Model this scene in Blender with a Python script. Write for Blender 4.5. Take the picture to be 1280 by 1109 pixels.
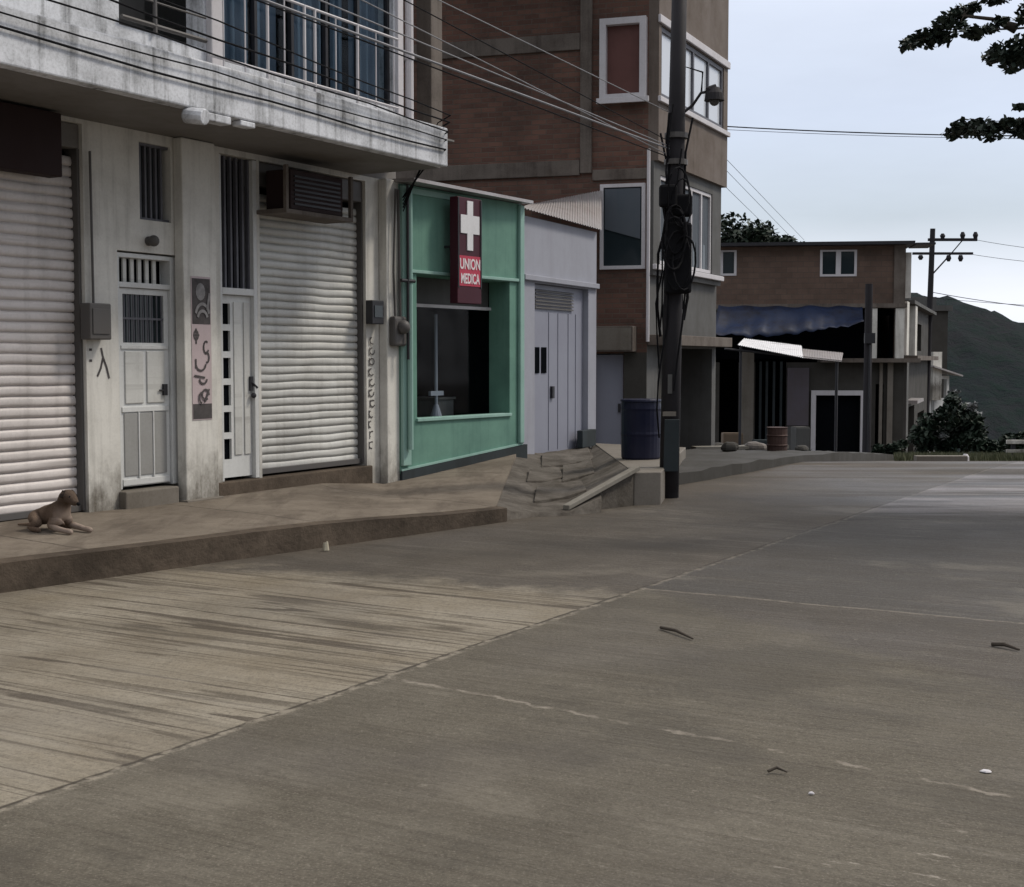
import bpy, bmesh, math, random
from math import radians as R, sin, cos, pi, hypot
from mathutils import Vector, Matrix, noise as mnoise
random.seed(7)
for o in list(bpy.data.objects): bpy.data.objects.remove(o)
S = bpy.context.scene
COL = S.collection

# ------------------------------------------------------------------ camera
FPX, PITCH, CAMZ = 1700.0, math.atan(105/1700), 1.6
cam = bpy.data.cameras.new('camera'); cam_o = bpy.data.objects.new('camera', cam); COL.objects.link(cam_o)
cam.sensor_width = 36; cam.lens = 36*FPX/1280; cam.clip_end = 3000; cam.clip_start = .05
cam_o.location = (0, 0, CAMZ); cam_o.rotation_euler = (R(90)-PITCH, 0, 0)
S.camera = cam_o

# ------------------------------------------------------------------ world, sun, exposure
SUN_EL, SUN_AZ = 50, 77        # azimuth from +Y clockwise: from the right, veiled by cloud
W = bpy.data.worlds.new('World'); S.world = W; W.use_nodes = True
nt = W.node_tree; nt.nodes.clear()
wo = nt.nodes.new('ShaderNodeOutputWorld'); bg = nt.nodes.new('ShaderNodeBackground')
sky = nt.nodes.new('ShaderNodeTexSky'); sky.sky_type = 'NISHITA'; sky.sun_disc = False
sky.sun_elevation = R(SUN_EL); sky.sun_rotation = R(SUN_AZ); sky.dust_density = 3
tc = nt.nodes.new('ShaderNodeTexCoord'); sp = nt.nodes.new('ShaderNodeSeparateXYZ')
nt.links.new(tc.outputs['Generated'], sp.inputs[0])
cr = nt.nodes.new('ShaderNodeValToRGB'); nt.links.new(sp.outputs['Z'], cr.inputs[0])
el = cr.color_ramp.elements
el[0].position = 0.0; el[0].color = (7.9, 8.1, 8.7, 1)
el[1].position = 1.0; el[1].color = (8.2, 8.0, 7.9, 1)
for p_, c_ in ((.045, (7.3, 7.6, 8.4, 1)), (.10, (5.0, 5.6, 6.3, 1)), (.17, (5.4, 6.0, 7.2, 1)), (.27, (6.3, 6.8, 7.9, 1)), (.5, (7.6, 7.8, 8.4, 1))):
    e_ = cr.color_ramp.elements.new(p_); e_.color = c_
mp = nt.nodes.new('ShaderNodeMapping'); mp.inputs['Scale'].default_value = (1.5, 1.5, 6)
nt.links.new(tc.outputs['Generated'], mp.inputs[0])
cn = nt.nodes.new('ShaderNodeTexNoise'); cn.inputs['Scale'].default_value = 2.2; cn.inputs['Detail'].default_value = 6; cn.inputs['Roughness'].default_value = .55
nt.links.new(mp.outputs[0], cn.inputs['Vector'])
cm = nt.nodes.new('ShaderNodeMapRange'); cm.inputs[1].default_value = .3; cm.inputs[2].default_value = .7; cm.inputs[3].default_value = .93; cm.inputs[4].default_value = 1.06
nt.links.new(cn.outputs[0], cm.inputs[0])
mulc = nt.nodes.new('ShaderNodeMix'); mulc.data_type = 'RGBA'; mulc.blend_type = 'MULTIPLY'; mulc.inputs[0].default_value = 1
nt.links.new(cr.outputs[0], mulc.inputs[6]); nt.links.new(cm.outputs[0], mulc.inputs[7])
mx = nt.nodes.new('ShaderNodeMix'); mx.data_type = 'RGBA'; mx.inputs[0].default_value = .9
# sky darkened low behind the camera, standing in for unmodelled houses and trees
bk1 = nt.nodes.new('ShaderNodeMapRange'); bk1.inputs[1].default_value = .25; bk1.inputs[2].default_value = -.35; nt.links.new(sp.outputs['Y'], bk1.inputs[0])
bk2 = nt.nodes.new('ShaderNodeMapRange'); bk2.inputs[1].default_value = .75; bk2.inputs[2].default_value = .2; nt.links.new(sp.outputs['Z'], bk2.inputs[0])
bk3 = nt.nodes.new('ShaderNodeMath'); bk3.operation = 'MULTIPLY'; nt.links.new(bk1.outputs[0], bk3.inputs[0]); nt.links.new(bk2.outputs[0], bk3.inputs[1])
bk = nt.nodes.new('ShaderNodeMix'); bk.data_type = 'RGBA'; nt.links.new(bk3.outputs[0], bk.inputs[0]); nt.links.new(mulc.outputs[2], bk.inputs[6]); bk.inputs[7].default_value = (2.2, 2.3, 2.5, 1)
nt.links.new(sky.outputs[0], mx.inputs[6]); nt.links.new(bk.outputs[2], mx.inputs[7])
nt.links.new(mx.outputs[2], bg.inputs[0]); bg.inputs[1].default_value = .1
nt.links.new(bg.outputs[0], wo.inputs[0])
sl = bpy.data.lights.new('sun', 'SUN'); sl.energy = 1.5; sl.angle = R(11); sl.color = (1, .92, .80)
so = bpy.data.objects.new('sun', sl); COL.objects.link(so)
az, e_ = R(SUN_AZ), R(SUN_EL)
sd = Vector((sin(az)*cos(e_), cos(az)*cos(e_), sin(e_)))
so.rotation_euler = sd.to_track_quat('Z', 'Y').to_euler()
S.view_settings.view_transform = 'Standard'; S.view_settings.look = 'None'
S.view_settings.exposure = .4; S.view_settings.gamma = 1

# ------------------------------------------------------------------ survey helpers (rays of the photograph met with real planes)
def ray(px, py):
    a = (px-640)/FPX; b = (554.5-py)/FPX
    return (a, cos(PITCH)+b*sin(PITCH), -sin(PITCH)+b*cos(PITCH))
def gp(px, py, z=0):
    d = ray(px, py); t = (z-CAMZ)/d[2]; return (d[0]*t, d[1]*t)
def dp(px, py, Y):
    d = ray(px, py); t = Y/d[1]; return (d[0]*t, Y, CAMZ+d[2]*t)
class Fr:
    def __init__(s, P0, P1):
        L = hypot(P1[0]-P0[0], P1[1]-P0[1]); s.P = P0; s.L = L
        s.d = ((P1[0]-P0[0])/L, (P1[1]-P0[1])/L); s.n = (s.d[1], -s.d[0])
        s.ang = math.atan2(s.d[1], s.d[0])
    def uz(s, px, py, w=0):
        d = ray(px, py); ox = s.P[0]+s.n[0]*w; oy = s.P[1]+s.n[1]*w
        t = (ox*s.n[0]+oy*s.n[1])/(d[0]*s.n[0]+d[1]*s.n[1])
        return ((d[0]*t-ox)*s.d[0]+(d[1]*t-oy)*s.d[1], CAMZ+d[2]*t)
    def u(s, px, w=0, py=450): return s.uz(px, py, w)[0]
    def xy(s, u, w=0): return (s.P[0]+s.d[0]*u+s.n[0]*w, s.P[1]+s.d[1]*u+s.n[1]*w)

# ------------------------------------------------------------------ node helpers
def lin(r, g, b):
    f = lambda c: (c/12.92 if c <= .04045 else ((c+.055)/1.055)**2.4)
    return (f(r/255), f(g/255), f(b/255), 1)
class NB:
    def __init__(s, name):
        s.m = bpy.data.materials.new(name); s.m.use_nodes = True; s.t = s.m.node_tree; s.t.nodes.clear()
        s.out = s.n('ShaderNodeOutputMaterial'); s.b = s.n('ShaderNodeBsdfPrincipled')
        s.t.links.new(s.b.outputs[0], s.out.inputs[0])
        s.co = s.n('ShaderNodeTexCoord').outputs['Object']
    def n(s, t): return s.t.nodes.new(t)
    def set(s, sock, v):
        if hasattr(v, 'is_linked') or isinstance(v, bpy.types.NodeSocket): s.t.links.new(v, sock)
        else: sock.default_value = v
    def math(s, op, a, b=0.0, c=None):
        n = s.n('ShaderNodeMath'); n.operation = op; s.set(n.inputs[0], a); s.set(n.inputs[1], b)
        if c is not None: s.set(n.inputs[2], c)
        return n.outputs[0]
    def sep(s, v=None):
        n = s.n('ShaderNodeSeparateXYZ'); s.set(n.inputs[0], v or s.co); return n.outputs
    def comb(s, x, y, z=0.0):
        n = s.n('ShaderNodeCombineXYZ'); s.set(n.inputs[0], x); s.set(n.inputs[1], y); s.set(n.inputs[2], z); return n.outputs[0]
    def scale(s, v, sc):
        n = s.n('ShaderNodeMapping'); s.set(n.inputs[0], v); n.inputs['Scale'].default_value = sc; return n.outputs[0]
    def noise(s, v=None, sc=5., det=4., ro=.6, dist=0.):
        n = s.n('ShaderNodeTexNoise'); s.set(n.inputs['Vector'], v or s.co); n.inputs['Scale'].default_value = sc
        n.inputs['Detail'].default_value = det; n.inputs['Roughness'].default_value = ro; n.inputs['Distortion'].default_value = dist
        return n.outputs[0]
    def rng(s, v, a, b, c=0., d=1.):
        n = s.n('ShaderNodeMapRange'); s.set(n.inputs[0], v)
        for i, q in enumerate((a, b, c, d)): n.inputs[i+1].default_value = q
        return n.outputs[0]
    def mix(s, f, a, b, mode='MIX'):
        n = s.n('ShaderNodeMix'); n.data_type = 'RGBA'; n.blend_type = mode
        s.set(n.inputs[0], f); s.set(n.inputs[6], a); s.set(n.inputs[7], b); return n.outputs[2]
    def bump(s, h, st=.3, d=.01):
        n = s.n('ShaderNodeBump'); s.set(n.inputs['Height'], h); n.inputs['Strength'].default_value = st; n.inputs['Distance'].default_value = d
        s.t.links.new(n.outputs[0], s.b.inputs['Normal'])
    def done(s, col, rough=.8, metal=0., spec=.3):
        s.set(s.b.inputs['Base Color'], col); s.set(s.b.inputs['Roughness'], rough)
        s.b.inputs['Metallic'].default_value = metal; s.b.inputs['Specular IOR Level'].default_value = spec
        return s.m

def paint(name, c, dirt=(.10, .085, .065, 1), amt=.35, rough=.75, sc=1.3, streak=.5, fine=.12, spec=.25, bump=.15, metal=0., splash=0., slat=0.):
    b = NB(name)
    bl = b.noise(sc=sc, det=6, ro=.65)
    st = b.noise(b.scale(b.co, (5, 5, .35)), sc=1.6, det=5, ro=.6)
    sp_ = b.noise(sc=38, det=3, ro=.7)
    f = b.math('MULTIPLY', b.rng(bl, .42, .75), amt)
    f = b.math('ADD', f, b.math('MULTIPLY', b.rng(st, .5, .78), streak*amt*1.3))
    f = b.math('ADD', f, b.math('MULTIPLY', b.rng(sp_, .45, .8), fine))
    if splash:
        oz = b.sep()[2]; sn = b.noise(b.scale(b.co, (4, 4, 2.2)), sc=1.5, det=6, ro=.7)
        f = b.math('ADD', f, b.math('MULTIPLY', b.rng(b.math('ADD', oz, b.math('MULTIPLY', sn, -1.3)), .0, -.45), splash))
    f = b.math('MINIMUM', f, 1.)
    if slat: f = b.math('MAXIMUM', f, b.math('MULTIPLY', b.rng(b.noise(b.scale(b.co, (.35, .35, 10.)), sc=1.3, det=3, ro=.6), .5, .72), slat))
    col = b.mix(f, c, dirt)
    b.bump(b.math('ADD', b.math('MULTIPLY', sp_, .4), bl), bump, .01)
    return b.done(col, b.rng(bl, .3, .7, rough-.1, min(1, rough+.12)), metal, spec)
def brick(name, c1, c2, mort, bw=.29, bh=.115, stain=.5, staincol=(.035, .03, .026, 1)):
    b = NB(name); o = b.sep()
    v = b.comb(b.math('ADD', o[0], o[1]), o[2])
    n = b.n('ShaderNodeTexBrick'); b.set(n.inputs['Vector'], v); n.inputs['Scale'].default_value = 1
    n.inputs['Brick Width'].default_value = bw; n.inputs['Row Height'].default_value = bh; n.inputs['Mortar Size'].default_value = .009
    n.inputs['Mortar Smooth'].default_value = .3; n.inputs['Bias'].default_value = 0.
    n.inputs['Color1'].default_value = c1; n.inputs['Color2'].default_value = c2; n.inputs['Mortar'].default_value = mort
    ns = b.noise(sc=.9, det=6, ro=.65); fi = b.noise(sc=22, det=4, ro=.7)
    col = b.mix(b.math('MULTIPLY', b.rng(ns, .4, .72), stain), n.outputs[0], staincol)
    col = b.mix(b.math('MULTIPLY', b.rng(fi, .4, .75), .35), col, mort)
    b.bump(b.math('ADD', b.math('MULTIPLY', n.outputs['Fac'], -1.), b.math('MULTIPLY', fi, .4)), .6, .012)
    return b.done(col, .92, 0, .15)
def plain(name, c, rough=.6, metal=0., spec=.3, var=.25):
    b = NB(name); ns = b.noise(sc=9, det=4)
    dk = tuple(x*(1-var) for x in c[:3])+(1,)
    return b.done(b.mix(b.rng(ns, .3, .7), dk, c), rough, metal, spec)
def glassm(name, tint=(.02, .03, .035, 1), rough=.08):
    b = NB(name); ns = b.noise(sc=3, det=3)
    b.bump(ns, .08, .02)
    return b.done(tint, rough, 0, .35)
def clearglass(name):
    b = NB(name); tr = b.n('ShaderNodeBsdfTransparent'); gl = b.n('ShaderNodeBsdfGlossy'); ms = b.n('ShaderNodeMixShader')
    gl.inputs['Roughness'].default_value = .06; 
    tr.inputs[0].default_value = (.8, .85, .88, 1)
    b.t.links.new(b.rng(b.noise(sc=2.5), .3, .7, .008, .02), ms.inputs[0])
    b.t.links.new(tr.outputs[0], ms.inputs[1]); b.t.links.new(gl.outputs[0], ms.inputs[2]); b.t.links.new(ms.outputs[0], b.out.inputs[0])
    return b.m
def leafm(name, c1, c2, sc=3.):
    b = NB(name); ns = b.noise(sc=sc, det=3); n2 = b.noise(sc=sc*9, det=2)
    col = b.mix(b.rng(b.math('ADD', b.math('MULTIPLY', ns, .6), b.math('MULTIPLY', n2, .4)), .35, .65), c1, c2)
    return b.done(col, .6, 0, .25)

# ------------------------------------------------------------------ mesh builder
class MB:
    def __init__(s): s.v = []; s.f = []
    def quad(s, *p):
        i = len(s.v); s.v += [tuple(q) for q in p]; s.f.append(tuple(range(i, i+len(p)))); return s
    def hexa(s, b, t):                      # four bottom, four top points, counter-clockwise from above
        i = len(s.v); s.v += [tuple(q) for q in b]+[tuple(q) for q in t]; n = len(b)
        s.f.append(tuple(i+k for k in reversed(range(n)))); s.f.append(tuple(i+n+k for k in range(n)))
        for k in range(n):
            l = (k+1) % n; s.f.append((i+k, i+l, i+n+l, i+n+k))
        return s
    def box(s, u0, u1, w0, w1, z0, z1):     # facade frame: u along, w out towards the street, z up
        if u0 > u1: u0, u1 = u1, u0
        if w0 > w1: w0, w1 = w1, w0
        if z0 > z1: z0, z1 = z1, z0
        b = [(u0, -w1), (u1, -w1), (u1, -w0), (u0, -w0)]
        return s.hexa([(x, y, z0) for x, y in b], [(x, y, z1) for x, y in b])
    def cbox(s, c, sx, sy, sz, rz=0, rx=0):
        m = Matrix.Translation(c) @ Matrix.Rotation(rz, 4, 'Z') @ Matrix.Rotation(rx, 4, 'X')
        b = [(-1, -1), (1, -1), (1, 1), (-1, 1)]
        return s.hexa([m @ Vector((x*sx/2, y*sy/2, -sz/2)) for x, y in b], [m @ Vector((x*sx/2, y*sy/2, sz/2)) for x, y in b])
    def tube(s, pts, r, n=8, cap=True):
        pts = [Vector(p) for p in pts]; rs = r if isinstance(r, (list, tuple)) else [r]*len(pts); rings = []
        for k, p in enumerate(pts):
            a = pts[max(k-1, 0)]; c = pts[min(k+1, len(pts)-1)]; t = (c-a)
            if t.length < 1e-9: t = Vector((0, 0, 1))
            t.normalize(); x = t.cross(Vector((0, 0, 1)))
            if x.length < .05: x = t.cross(Vector((0, 1, 0)))
            x.normalize(); y = t.cross(x); i = len(s.v)
            s.v += [tuple(p + (x*cos(2*pi*j/n)+y*sin(2*pi*j/n))*rs[k]) for j in range(n)]; rings.append(i)
        for a, b in zip(rings, rings[1:]):
            for j in range(n):
                l = (j+1) % n; s.f.append((a+j, a+l, b+l, b+j))
        if cap:
            s.f.append(tuple(rings[0]+j for j in reversed(range(n)))); s.f.append(tuple(rings[-1]+j for j in range(n)))
        return s
    def wall(s, u0, u1, z0, z1, w, th, holes=()):   # a wall with openings: front, back and reveals
        us = sorted({u0, u1, *[a for h in holes for a in h[:2] if u0 < a < u1]})
        zs = sorted({z0, z1, *[a for h in holes for a in h[2:] if z0 < a < z1]})
        def solid(i, j):
            if i < 0 or j < 0 or i >= len(us)-1 or j >= len(zs)-1: return False
            cu = (us[i]+us[i+1])/2; cz = (zs[j]+zs[j+1])/2
            return not any(h[0] < cu < h[1] and h[2] < cz < h[3] for h in holes)
        F, B = -w, -(w-th)
        for i in range(len(us)-1):
            for j in range(len(zs)-1):
                if not solid(i, j): continue
                a, b, c, d = us[i], us[i+1], zs[j], zs[j+1]
                s.quad((a, F, c), (b, F, c), (b, F, d), (a, F, d)); s.quad((b, B, c), (a, B, c), (a, B, d), (b, B, d))
                if not solid(i-1, j): s.quad((a, B, c), (a, F, c), (a, F, d), (a, B, d))
                if not solid(i+1, j): s.quad((b, F, c), (b, B, c), (b, B, d), (b, F, d))
                if not solid(i, j-1): s.quad((a, B, c), (b, B, c), (b, F, c), (a, F, c))
                if not solid(i, j+1): s.quad((a, F, d), (b, F, d), (b, B, d), (a, B, d))
        return s
    def ball(s, c, r, n=10, m=7, sq=(1, 1, 1)):
        i0 = len(s.v)
        for a in range(m+1):
            th = pi*a/m
            for b in range(n):
                ph = 2*pi*b/n; s.v.append((c[0]+r*sq[0]*sin(th)*cos(ph), c[1]+r*sq[1]*sin(th)*sin(ph), c[2]+r*sq[2]*cos(th)))
        for a in range(m):
            for b in range(n):
                l = (b+1) % n; s.f.append((i0+a*n+b, i0+(a+1)*n+b, i0+(a+1)*n+l, i0+a*n+l))
        return s
    def build(s, name, mat, parent=None, bevel=0, smooth=False, off=None):
        me = bpy.data.meshes.new(name)
        v = s.v if off is None else [(a-off[0], b-off[1], c-off[2]) for a, b, c in s.v]
        me.from_pydata(v, [], s.f); bm = bmesh.new(); bm.from_mesh(me)
        bmesh.ops.remove_doubles(bm, verts=bm.verts, dist=1e-5); bmesh.ops.recalc_face_normals(bm, faces=bm.faces)
        bm.to_mesh(me); bm.free()
        me.materials.append(mat)
        if smooth:
            for p in me.polygons: p.use_smooth = True
        o = bpy.data.objects.new(name, me); COL.objects.link(o)
        if parent: o.parent = parent
        if off is not None and not parent: o.location = off
        if bevel:
            md = o.modifiers.new('bevel', 'BEVEL'); md.width = bevel; md.segments = 2; md.limit_method = 'ANGLE'; md.angle_limit = R(40)
        return o
def raw(name, v, f, mat, parent=None, smooth=False):
    me = bpy.data.meshes.new(name); me.from_pydata(v, [], f); me.materials.append(mat)
    if smooth:
        for p in me.polygons: p.use_smooth = True
    o = bpy.data.objects.new(name, me); COL.objects.link(o)
    if parent: o.parent = parent
    return o
def tag(o, label=None, cat=None, group=None, kind=None):
    if label: o['label'] = label
    if cat: o['category'] = cat
    if group: o['group'] = group
    if kind: o['kind'] = kind
    return o
def empty(name, loc, rz=0, label=None, cat=None, group=None):
    o = bpy.data.objects.new(name, None); COL.objects.link(o); o.location = loc; o.rotation_euler = (0, 0, rz); o.empty_display_size = .2
    return tag(o, label, cat, group)
def froot(name, F, label, cat): return empty(name, (F.P[0], F.P[1], 0), F.ang, label, cat)
def mount(name, F, u, w, z, label, cat, group=None):        # an Empty at a point of a facade, axes along the facade
    x, y = F.xy(u, w); return empty(name, (x, y, z), F.ang, label, cat, group)

# ------------------------------------------------------------------ materials
M = {}
M['white'] = paint('white_plaster', (.72, .705, .655, 1), amt=.36, streak=.8, splash=.55)
M['white_clean'] = paint('white_metal', (.66, .67, .66, 1), amt=.2, streak=.5, rough=.5, spec=.4)
M['slab'] = paint('stained_white_slab', (.72, .74, .78, 1), dirt=(.045, .045, .04, 1), amt=.6, streak=1.0, sc=2.2, fine=.3)
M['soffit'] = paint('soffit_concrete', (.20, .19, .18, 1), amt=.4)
M['shutter'] = paint('shutter_metal', (.72, .67, .645, 1), amt=.40, slat=.35, streak=.45, rough=.45, spec=.5, sc=.8)
M['shutterb'] = paint('shutter_metal_grey', (.62, .62, .59, 1), amt=.40, slat=.35, streak=.45, rough=.45, spec=.5, sc=.8)
M['infill'] = paint('grey_door_infill', (.33, .33, .32, 1), amt=.3, rough=.5)
M['dark'] = plain('dark_metal', (.03, .03, .035, 1), .5)
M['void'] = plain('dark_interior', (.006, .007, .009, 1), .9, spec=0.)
M['bars'] = plain('grey_bars', (.13, .13, .15, 1), .5)
M['maroon'] = paint('maroon_board', (.030, .016, .016, 1), amt=.3, dirt=(.02, .015, .014, 1))
M['grey'] = paint('grey_box', (.105, .10, .098, 1), amt=.3, rough=.5)
M['conc'] = paint('concrete', (.20, .18, .155, 1), amt=.5, sc=1.1, fine=.3, bump=.3)
M['conc_dark'] = paint('dark_concrete', (.062, .058, .052, 1), dirt=(.03, .028, .022, 1), amt=.5, fine=.3, bump=.3)
M['green'] = paint('green_plaster', (.15, .295, .235, 1), dirt=(.055, .12, .11, 1), amt=.5, streak=.5, fine=.08)
M['greentrim'] = paint('pale_green_trim', (.30, .47, .42, 1), dirt=(.1, .2, .17, 1), amt=.3)
M['plinth'] = paint('dark_plinth', (.035, .045, .05, 1), dirt=(.02, .02, .018, 1), amt=.4)
M['lilac'] = paint('pale_lilac_plaster', (.33, .34, .39, 1), dirt=(.2, .2, .22, 1), amt=.3, streak=.5)
M['lilacdoor'] = paint('lilac_metal_door', (.25, .26, .315, 1), dirt=(.2, .2, .25, 1), amt=.25, rough=.5)
M['brick'] = brick('red_brick', (.20, .105, .078, 1), (.125, .066, .052, 1), (.14, .11, .09, 1), .26, .085, .7)
M['brickb'] = brick('brown_block', (.175, .118, .092, 1), (.14, .094, .074, 1), (.12, .10, .085, 1), .4, .2, .5)
M['render'] = paint('grey_render', (.115, .115, .112, 1), amt=.5, dirt=(.06, .055, .05, 1))
M['beam'] = paint('concrete_beam', (.165, .14, .12, 1), amt=.7, dirt=(.05, .038, .032, 1), fine=.3)
M['whitewin'] = paint('white_window_frame', (.62, .60, .62, 1), amt=.15, rough=.5)
M['tin'] = paint('tin_sheet', (.42, .40, .40, 1), amt=.4, rough=.42, metal=.3, spec=.5, dirt=(.16, .10, .08, 1))
M['pole'] = paint('dark_pole', (.026, .024, .028, 1), amt=.3, dirt=(.02, .02, .02, 1))
M['cable'] = plain('black_cable', (.012, .012, .014, 1), .8, spec=.1)
M['cablel'] = plain('pale_cable', (.26, .26, .28, 1), .45)
M['blue'] = paint('blue_plastic', (.006, .008, .028, 1), amt=.6, rough=.45, dirt=(.03, .03, .05, 1))
M['tarp'] = paint('blue_tarpaulin', (.011, .022, .058, 1), amt=1.0, rough=.55, dirt=(.006, .007, .016, 1), sc=1.1, fine=.2)
M['glass'] = glassm('dark_glass')
M['skyglass'] = glassm('sky_reflection_glass', (.66, .70, .76, 1), .1)  # pale sky reflection painted into the glass colour
M['clear'] = clearglass('clear_glass')
M['leaf'] = leafm('leaves', (.016, .024, .020, 1), (.045, .062, .045, 1), 9.)
M['bark'] = paint('bark', (.05, .04, .032, 1), amt=.4)
# ------------------------------------------------------------------ road, ground, hill
def gh(Y):
    z = 0.0
    if Y > 19: z = -.0365*(Y-19)**2/6 if Y < 22 else -.0548-.0740*(Y-22)+.0  # eases over the crest
    if Y > 22: z = -.055-.0735*(Y-22)
    if Y > 60: z = -.055-.0735*38-.14*(Y-60)
    return max(z, -16.0)
def road_mat():
    b = NB('concrete_road'); o = b.sep(); x, y = o[0], o[1]
    D = (.503, .864)
    warp = b.math('MULTIPLY', b.math('SUBTRACT', b.noise(sc=1.4, det=4), .5), .10)
    s = b.math('ADD', b.math('MULTIPLY', x, D[0]), b.math('MULTIPLY', y, D[1]))
    t = b.math('SUBTRACT', b.math('MULTIPLY', x, D[1]), b.math('MULTIPLY', y, D[0]))
    tw = b.math('ADD', t, b.math('MULTIPLY', warp, .45)); sw = b.math('ADD', s, warp)
    right = b.rng(tw, -3.985, -3.975); far = b.rng(sw, 8.60, 8.64)
    big = b.noise(sc=.35, det=5, ro=.6); mid = b.noise(sc=1.7, det=6, ro=.65); fine = b.noise(sc=30, det=4, ro=.7)
    st = b.comb(b.math('MULTIPLY', s, 6.5), b.math('MULTIPLY', t, .35)); grv = b.noise(st, sc=1.0, det=4, ro=.62, dist=.3)
    st2 = b.comb(b.math('MULTIPLY', s, 30.), b.math('MULTIPLY', t, .8)); grv2 = b.noise(st2, sc=1.0, det=3, ro=.6)
    # four slabs of different pours
    light = b.mix(b.rng(mid, .35, .7), (.31, .278, .222, 1), (.215, .184, .137, 1))
    nearR = b.mix(b.rng(mid, .35, .7), (.138, .123, .097, 1), (.094, .082, .062, 1))
    farL = b.mix(b.rng(mid, .35, .7), (.105, .092, .078, 1), (.068, .058, .048, 1))
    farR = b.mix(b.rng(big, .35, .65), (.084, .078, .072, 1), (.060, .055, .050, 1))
    pale = b.mix(b.rng(mid, .3, .7), (.30, .27, .27, 1), (.17, .155, .155, 1))
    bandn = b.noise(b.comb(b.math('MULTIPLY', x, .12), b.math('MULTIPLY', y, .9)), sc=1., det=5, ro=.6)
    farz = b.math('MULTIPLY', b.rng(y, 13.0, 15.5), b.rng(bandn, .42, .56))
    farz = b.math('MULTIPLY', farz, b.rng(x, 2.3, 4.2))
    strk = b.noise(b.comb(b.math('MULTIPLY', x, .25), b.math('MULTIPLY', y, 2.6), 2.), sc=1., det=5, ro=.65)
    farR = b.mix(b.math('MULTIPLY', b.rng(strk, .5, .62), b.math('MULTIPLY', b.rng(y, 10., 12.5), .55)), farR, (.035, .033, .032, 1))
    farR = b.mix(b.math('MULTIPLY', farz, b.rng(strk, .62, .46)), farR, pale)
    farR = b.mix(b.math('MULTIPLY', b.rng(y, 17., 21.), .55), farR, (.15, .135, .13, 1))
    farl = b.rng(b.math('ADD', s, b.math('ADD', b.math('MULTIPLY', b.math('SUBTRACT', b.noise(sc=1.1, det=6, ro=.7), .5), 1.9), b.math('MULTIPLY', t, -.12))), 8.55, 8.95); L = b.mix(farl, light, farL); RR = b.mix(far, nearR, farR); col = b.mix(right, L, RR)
    # tree shade painted as a dark patch, edge slanting across the right near slab
    ln = b.math('ADD', b.math('ADD', b.math('MULTIPLY', x, .888), b.math('MULTIPLY', y, .459)), b.math('MULTIPLY', b.math('SUBTRACT', mid, .5), .55))
    patch = b.math('MULTIPLY', b.rng(ln, 5.0, 5.25), b.math('SUBTRACT', 1., far))
    patch = b.math('MULTIPLY', patch, right)
    col = b.mix(b.math('MULTIPLY', patch, .8), col, (.088, .078, .07, 1))
    # brushed grooves
    gl = b.math('MULTIPLY', b.math('SUBTRACT', 1., right), b.math('SUBTRACT', 1., farl))
    tl = b.noise(b.comb(b.math('MULTIPLY', s, 2.3), b.math('MULTIPLY', t, .10)), sc=1., det=2, ro=.5, dist=0.)
    wv = b.rng(b.noise(b.comb(b.math('MULTIPLY', s, 2.), b.math('MULTIPLY', t, .9), 7.), sc=1., det=4, ro=.7), .38, .66, .003, .026)
    tline = b.rng(b.math('DIVIDE', b.math('ABSOLUTE', b.math('SUBTRACT', tl, .5)), wv), 1., .45)
    tline2 = b.rng(b.math('DIVIDE', b.math('ABSOLUTE', b.math('SUBTRACT', tl, .575)), wv), .8, .3)
    tl2 = b.noise(b.comb(b.math('MULTIPLY', s, 3.4), b.math('MULTIPLY', t, .13), 9.), sc=1., det=2, ro=.5)
    tband = b.math('MAXIMUM', b.rng(b.math('DIVIDE', b.math('ABSOLUTE', b.math('SUBTRACT', tl2, .5)), wv), 1., .4), b.rng(b.math('DIVIDE', b.math('ABSOLUTE', b.math('SUBTRACT', tl2, .42)), wv), .9, .4))
    brown = b.noise(b.comb(b.math('MULTIPLY', s, .9), b.math('MULTIPLY', t, .5), 4.), sc=1., det=4)
    col = b.mix(b.math('MULTIPLY', b.math('MULTIPLY', gl, b.rng(brown, .47, .66)), .5), col, (.19, .155, .105, 1))
    gw = b.math('ADD', b.math('MULTIPLY', gl, .62), .16)
    col = b.mix(b.math('MULTIPLY', tline, gw), col, (.055, .042, .032, 1))
    col = b.mix(b.math('MULTIPLY', tline2, b.math('MULTIPLY', gw, .8)), col, (.06, .048, .036, 1))
    col = b.mix(b.math('MULTIPLY', tband, b.math('MULTIPLY', gw, .75)), col, (.07, .055, .04, 1))
    dk = b.rng(grv, .56, .74); lt = b.rng(grv, .44, .30)
    col = b.mix(b.math('MULTIPLY', dk, b.math('ADD', b.math('MULTIPLY', gl, .30), .20)), col, (.075, .062, .048, 1))
    col = b.mix(b.math('MULTIPLY', lt, b.math('ADD', b.math('MULTIPLY', gl, .2), .10)), col, (.36, .33, .28, 1))
    col = b.mix(b.math('MULTIPLY', b.rng(grv2, .47, .75), b.math('SUBTRACT', .42, b.math('MULTIPLY', gl, .14))), col, (.06, .050, .038, 1))
    col = b.mix(b.math('MULTIPLY', b.rng(fine, .48, .72), .45), col, (.050, .043, .034, 1)); col = b.mix(b.math('MULTIPLY', b.rng(fine, .42, .25), .35), col, (.30, .27, .22, 1))
    agg = b.noise(sc=95., det=3, ro=.7); col = b.mix(b.math('MULTIPLY', b.rng(agg, .54, .66), .4), col, (.045, .038, .03, 1)); col = b.mix(b.math('MULTIPLY', b.rng(agg, .44, .34), .35), col, (.33, .30, .25, 1))
    col = b.mix(b.math('MULTIPLY', b.rng(big, .48, .68), .38), col, (.075, .062, .045, 1))
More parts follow.
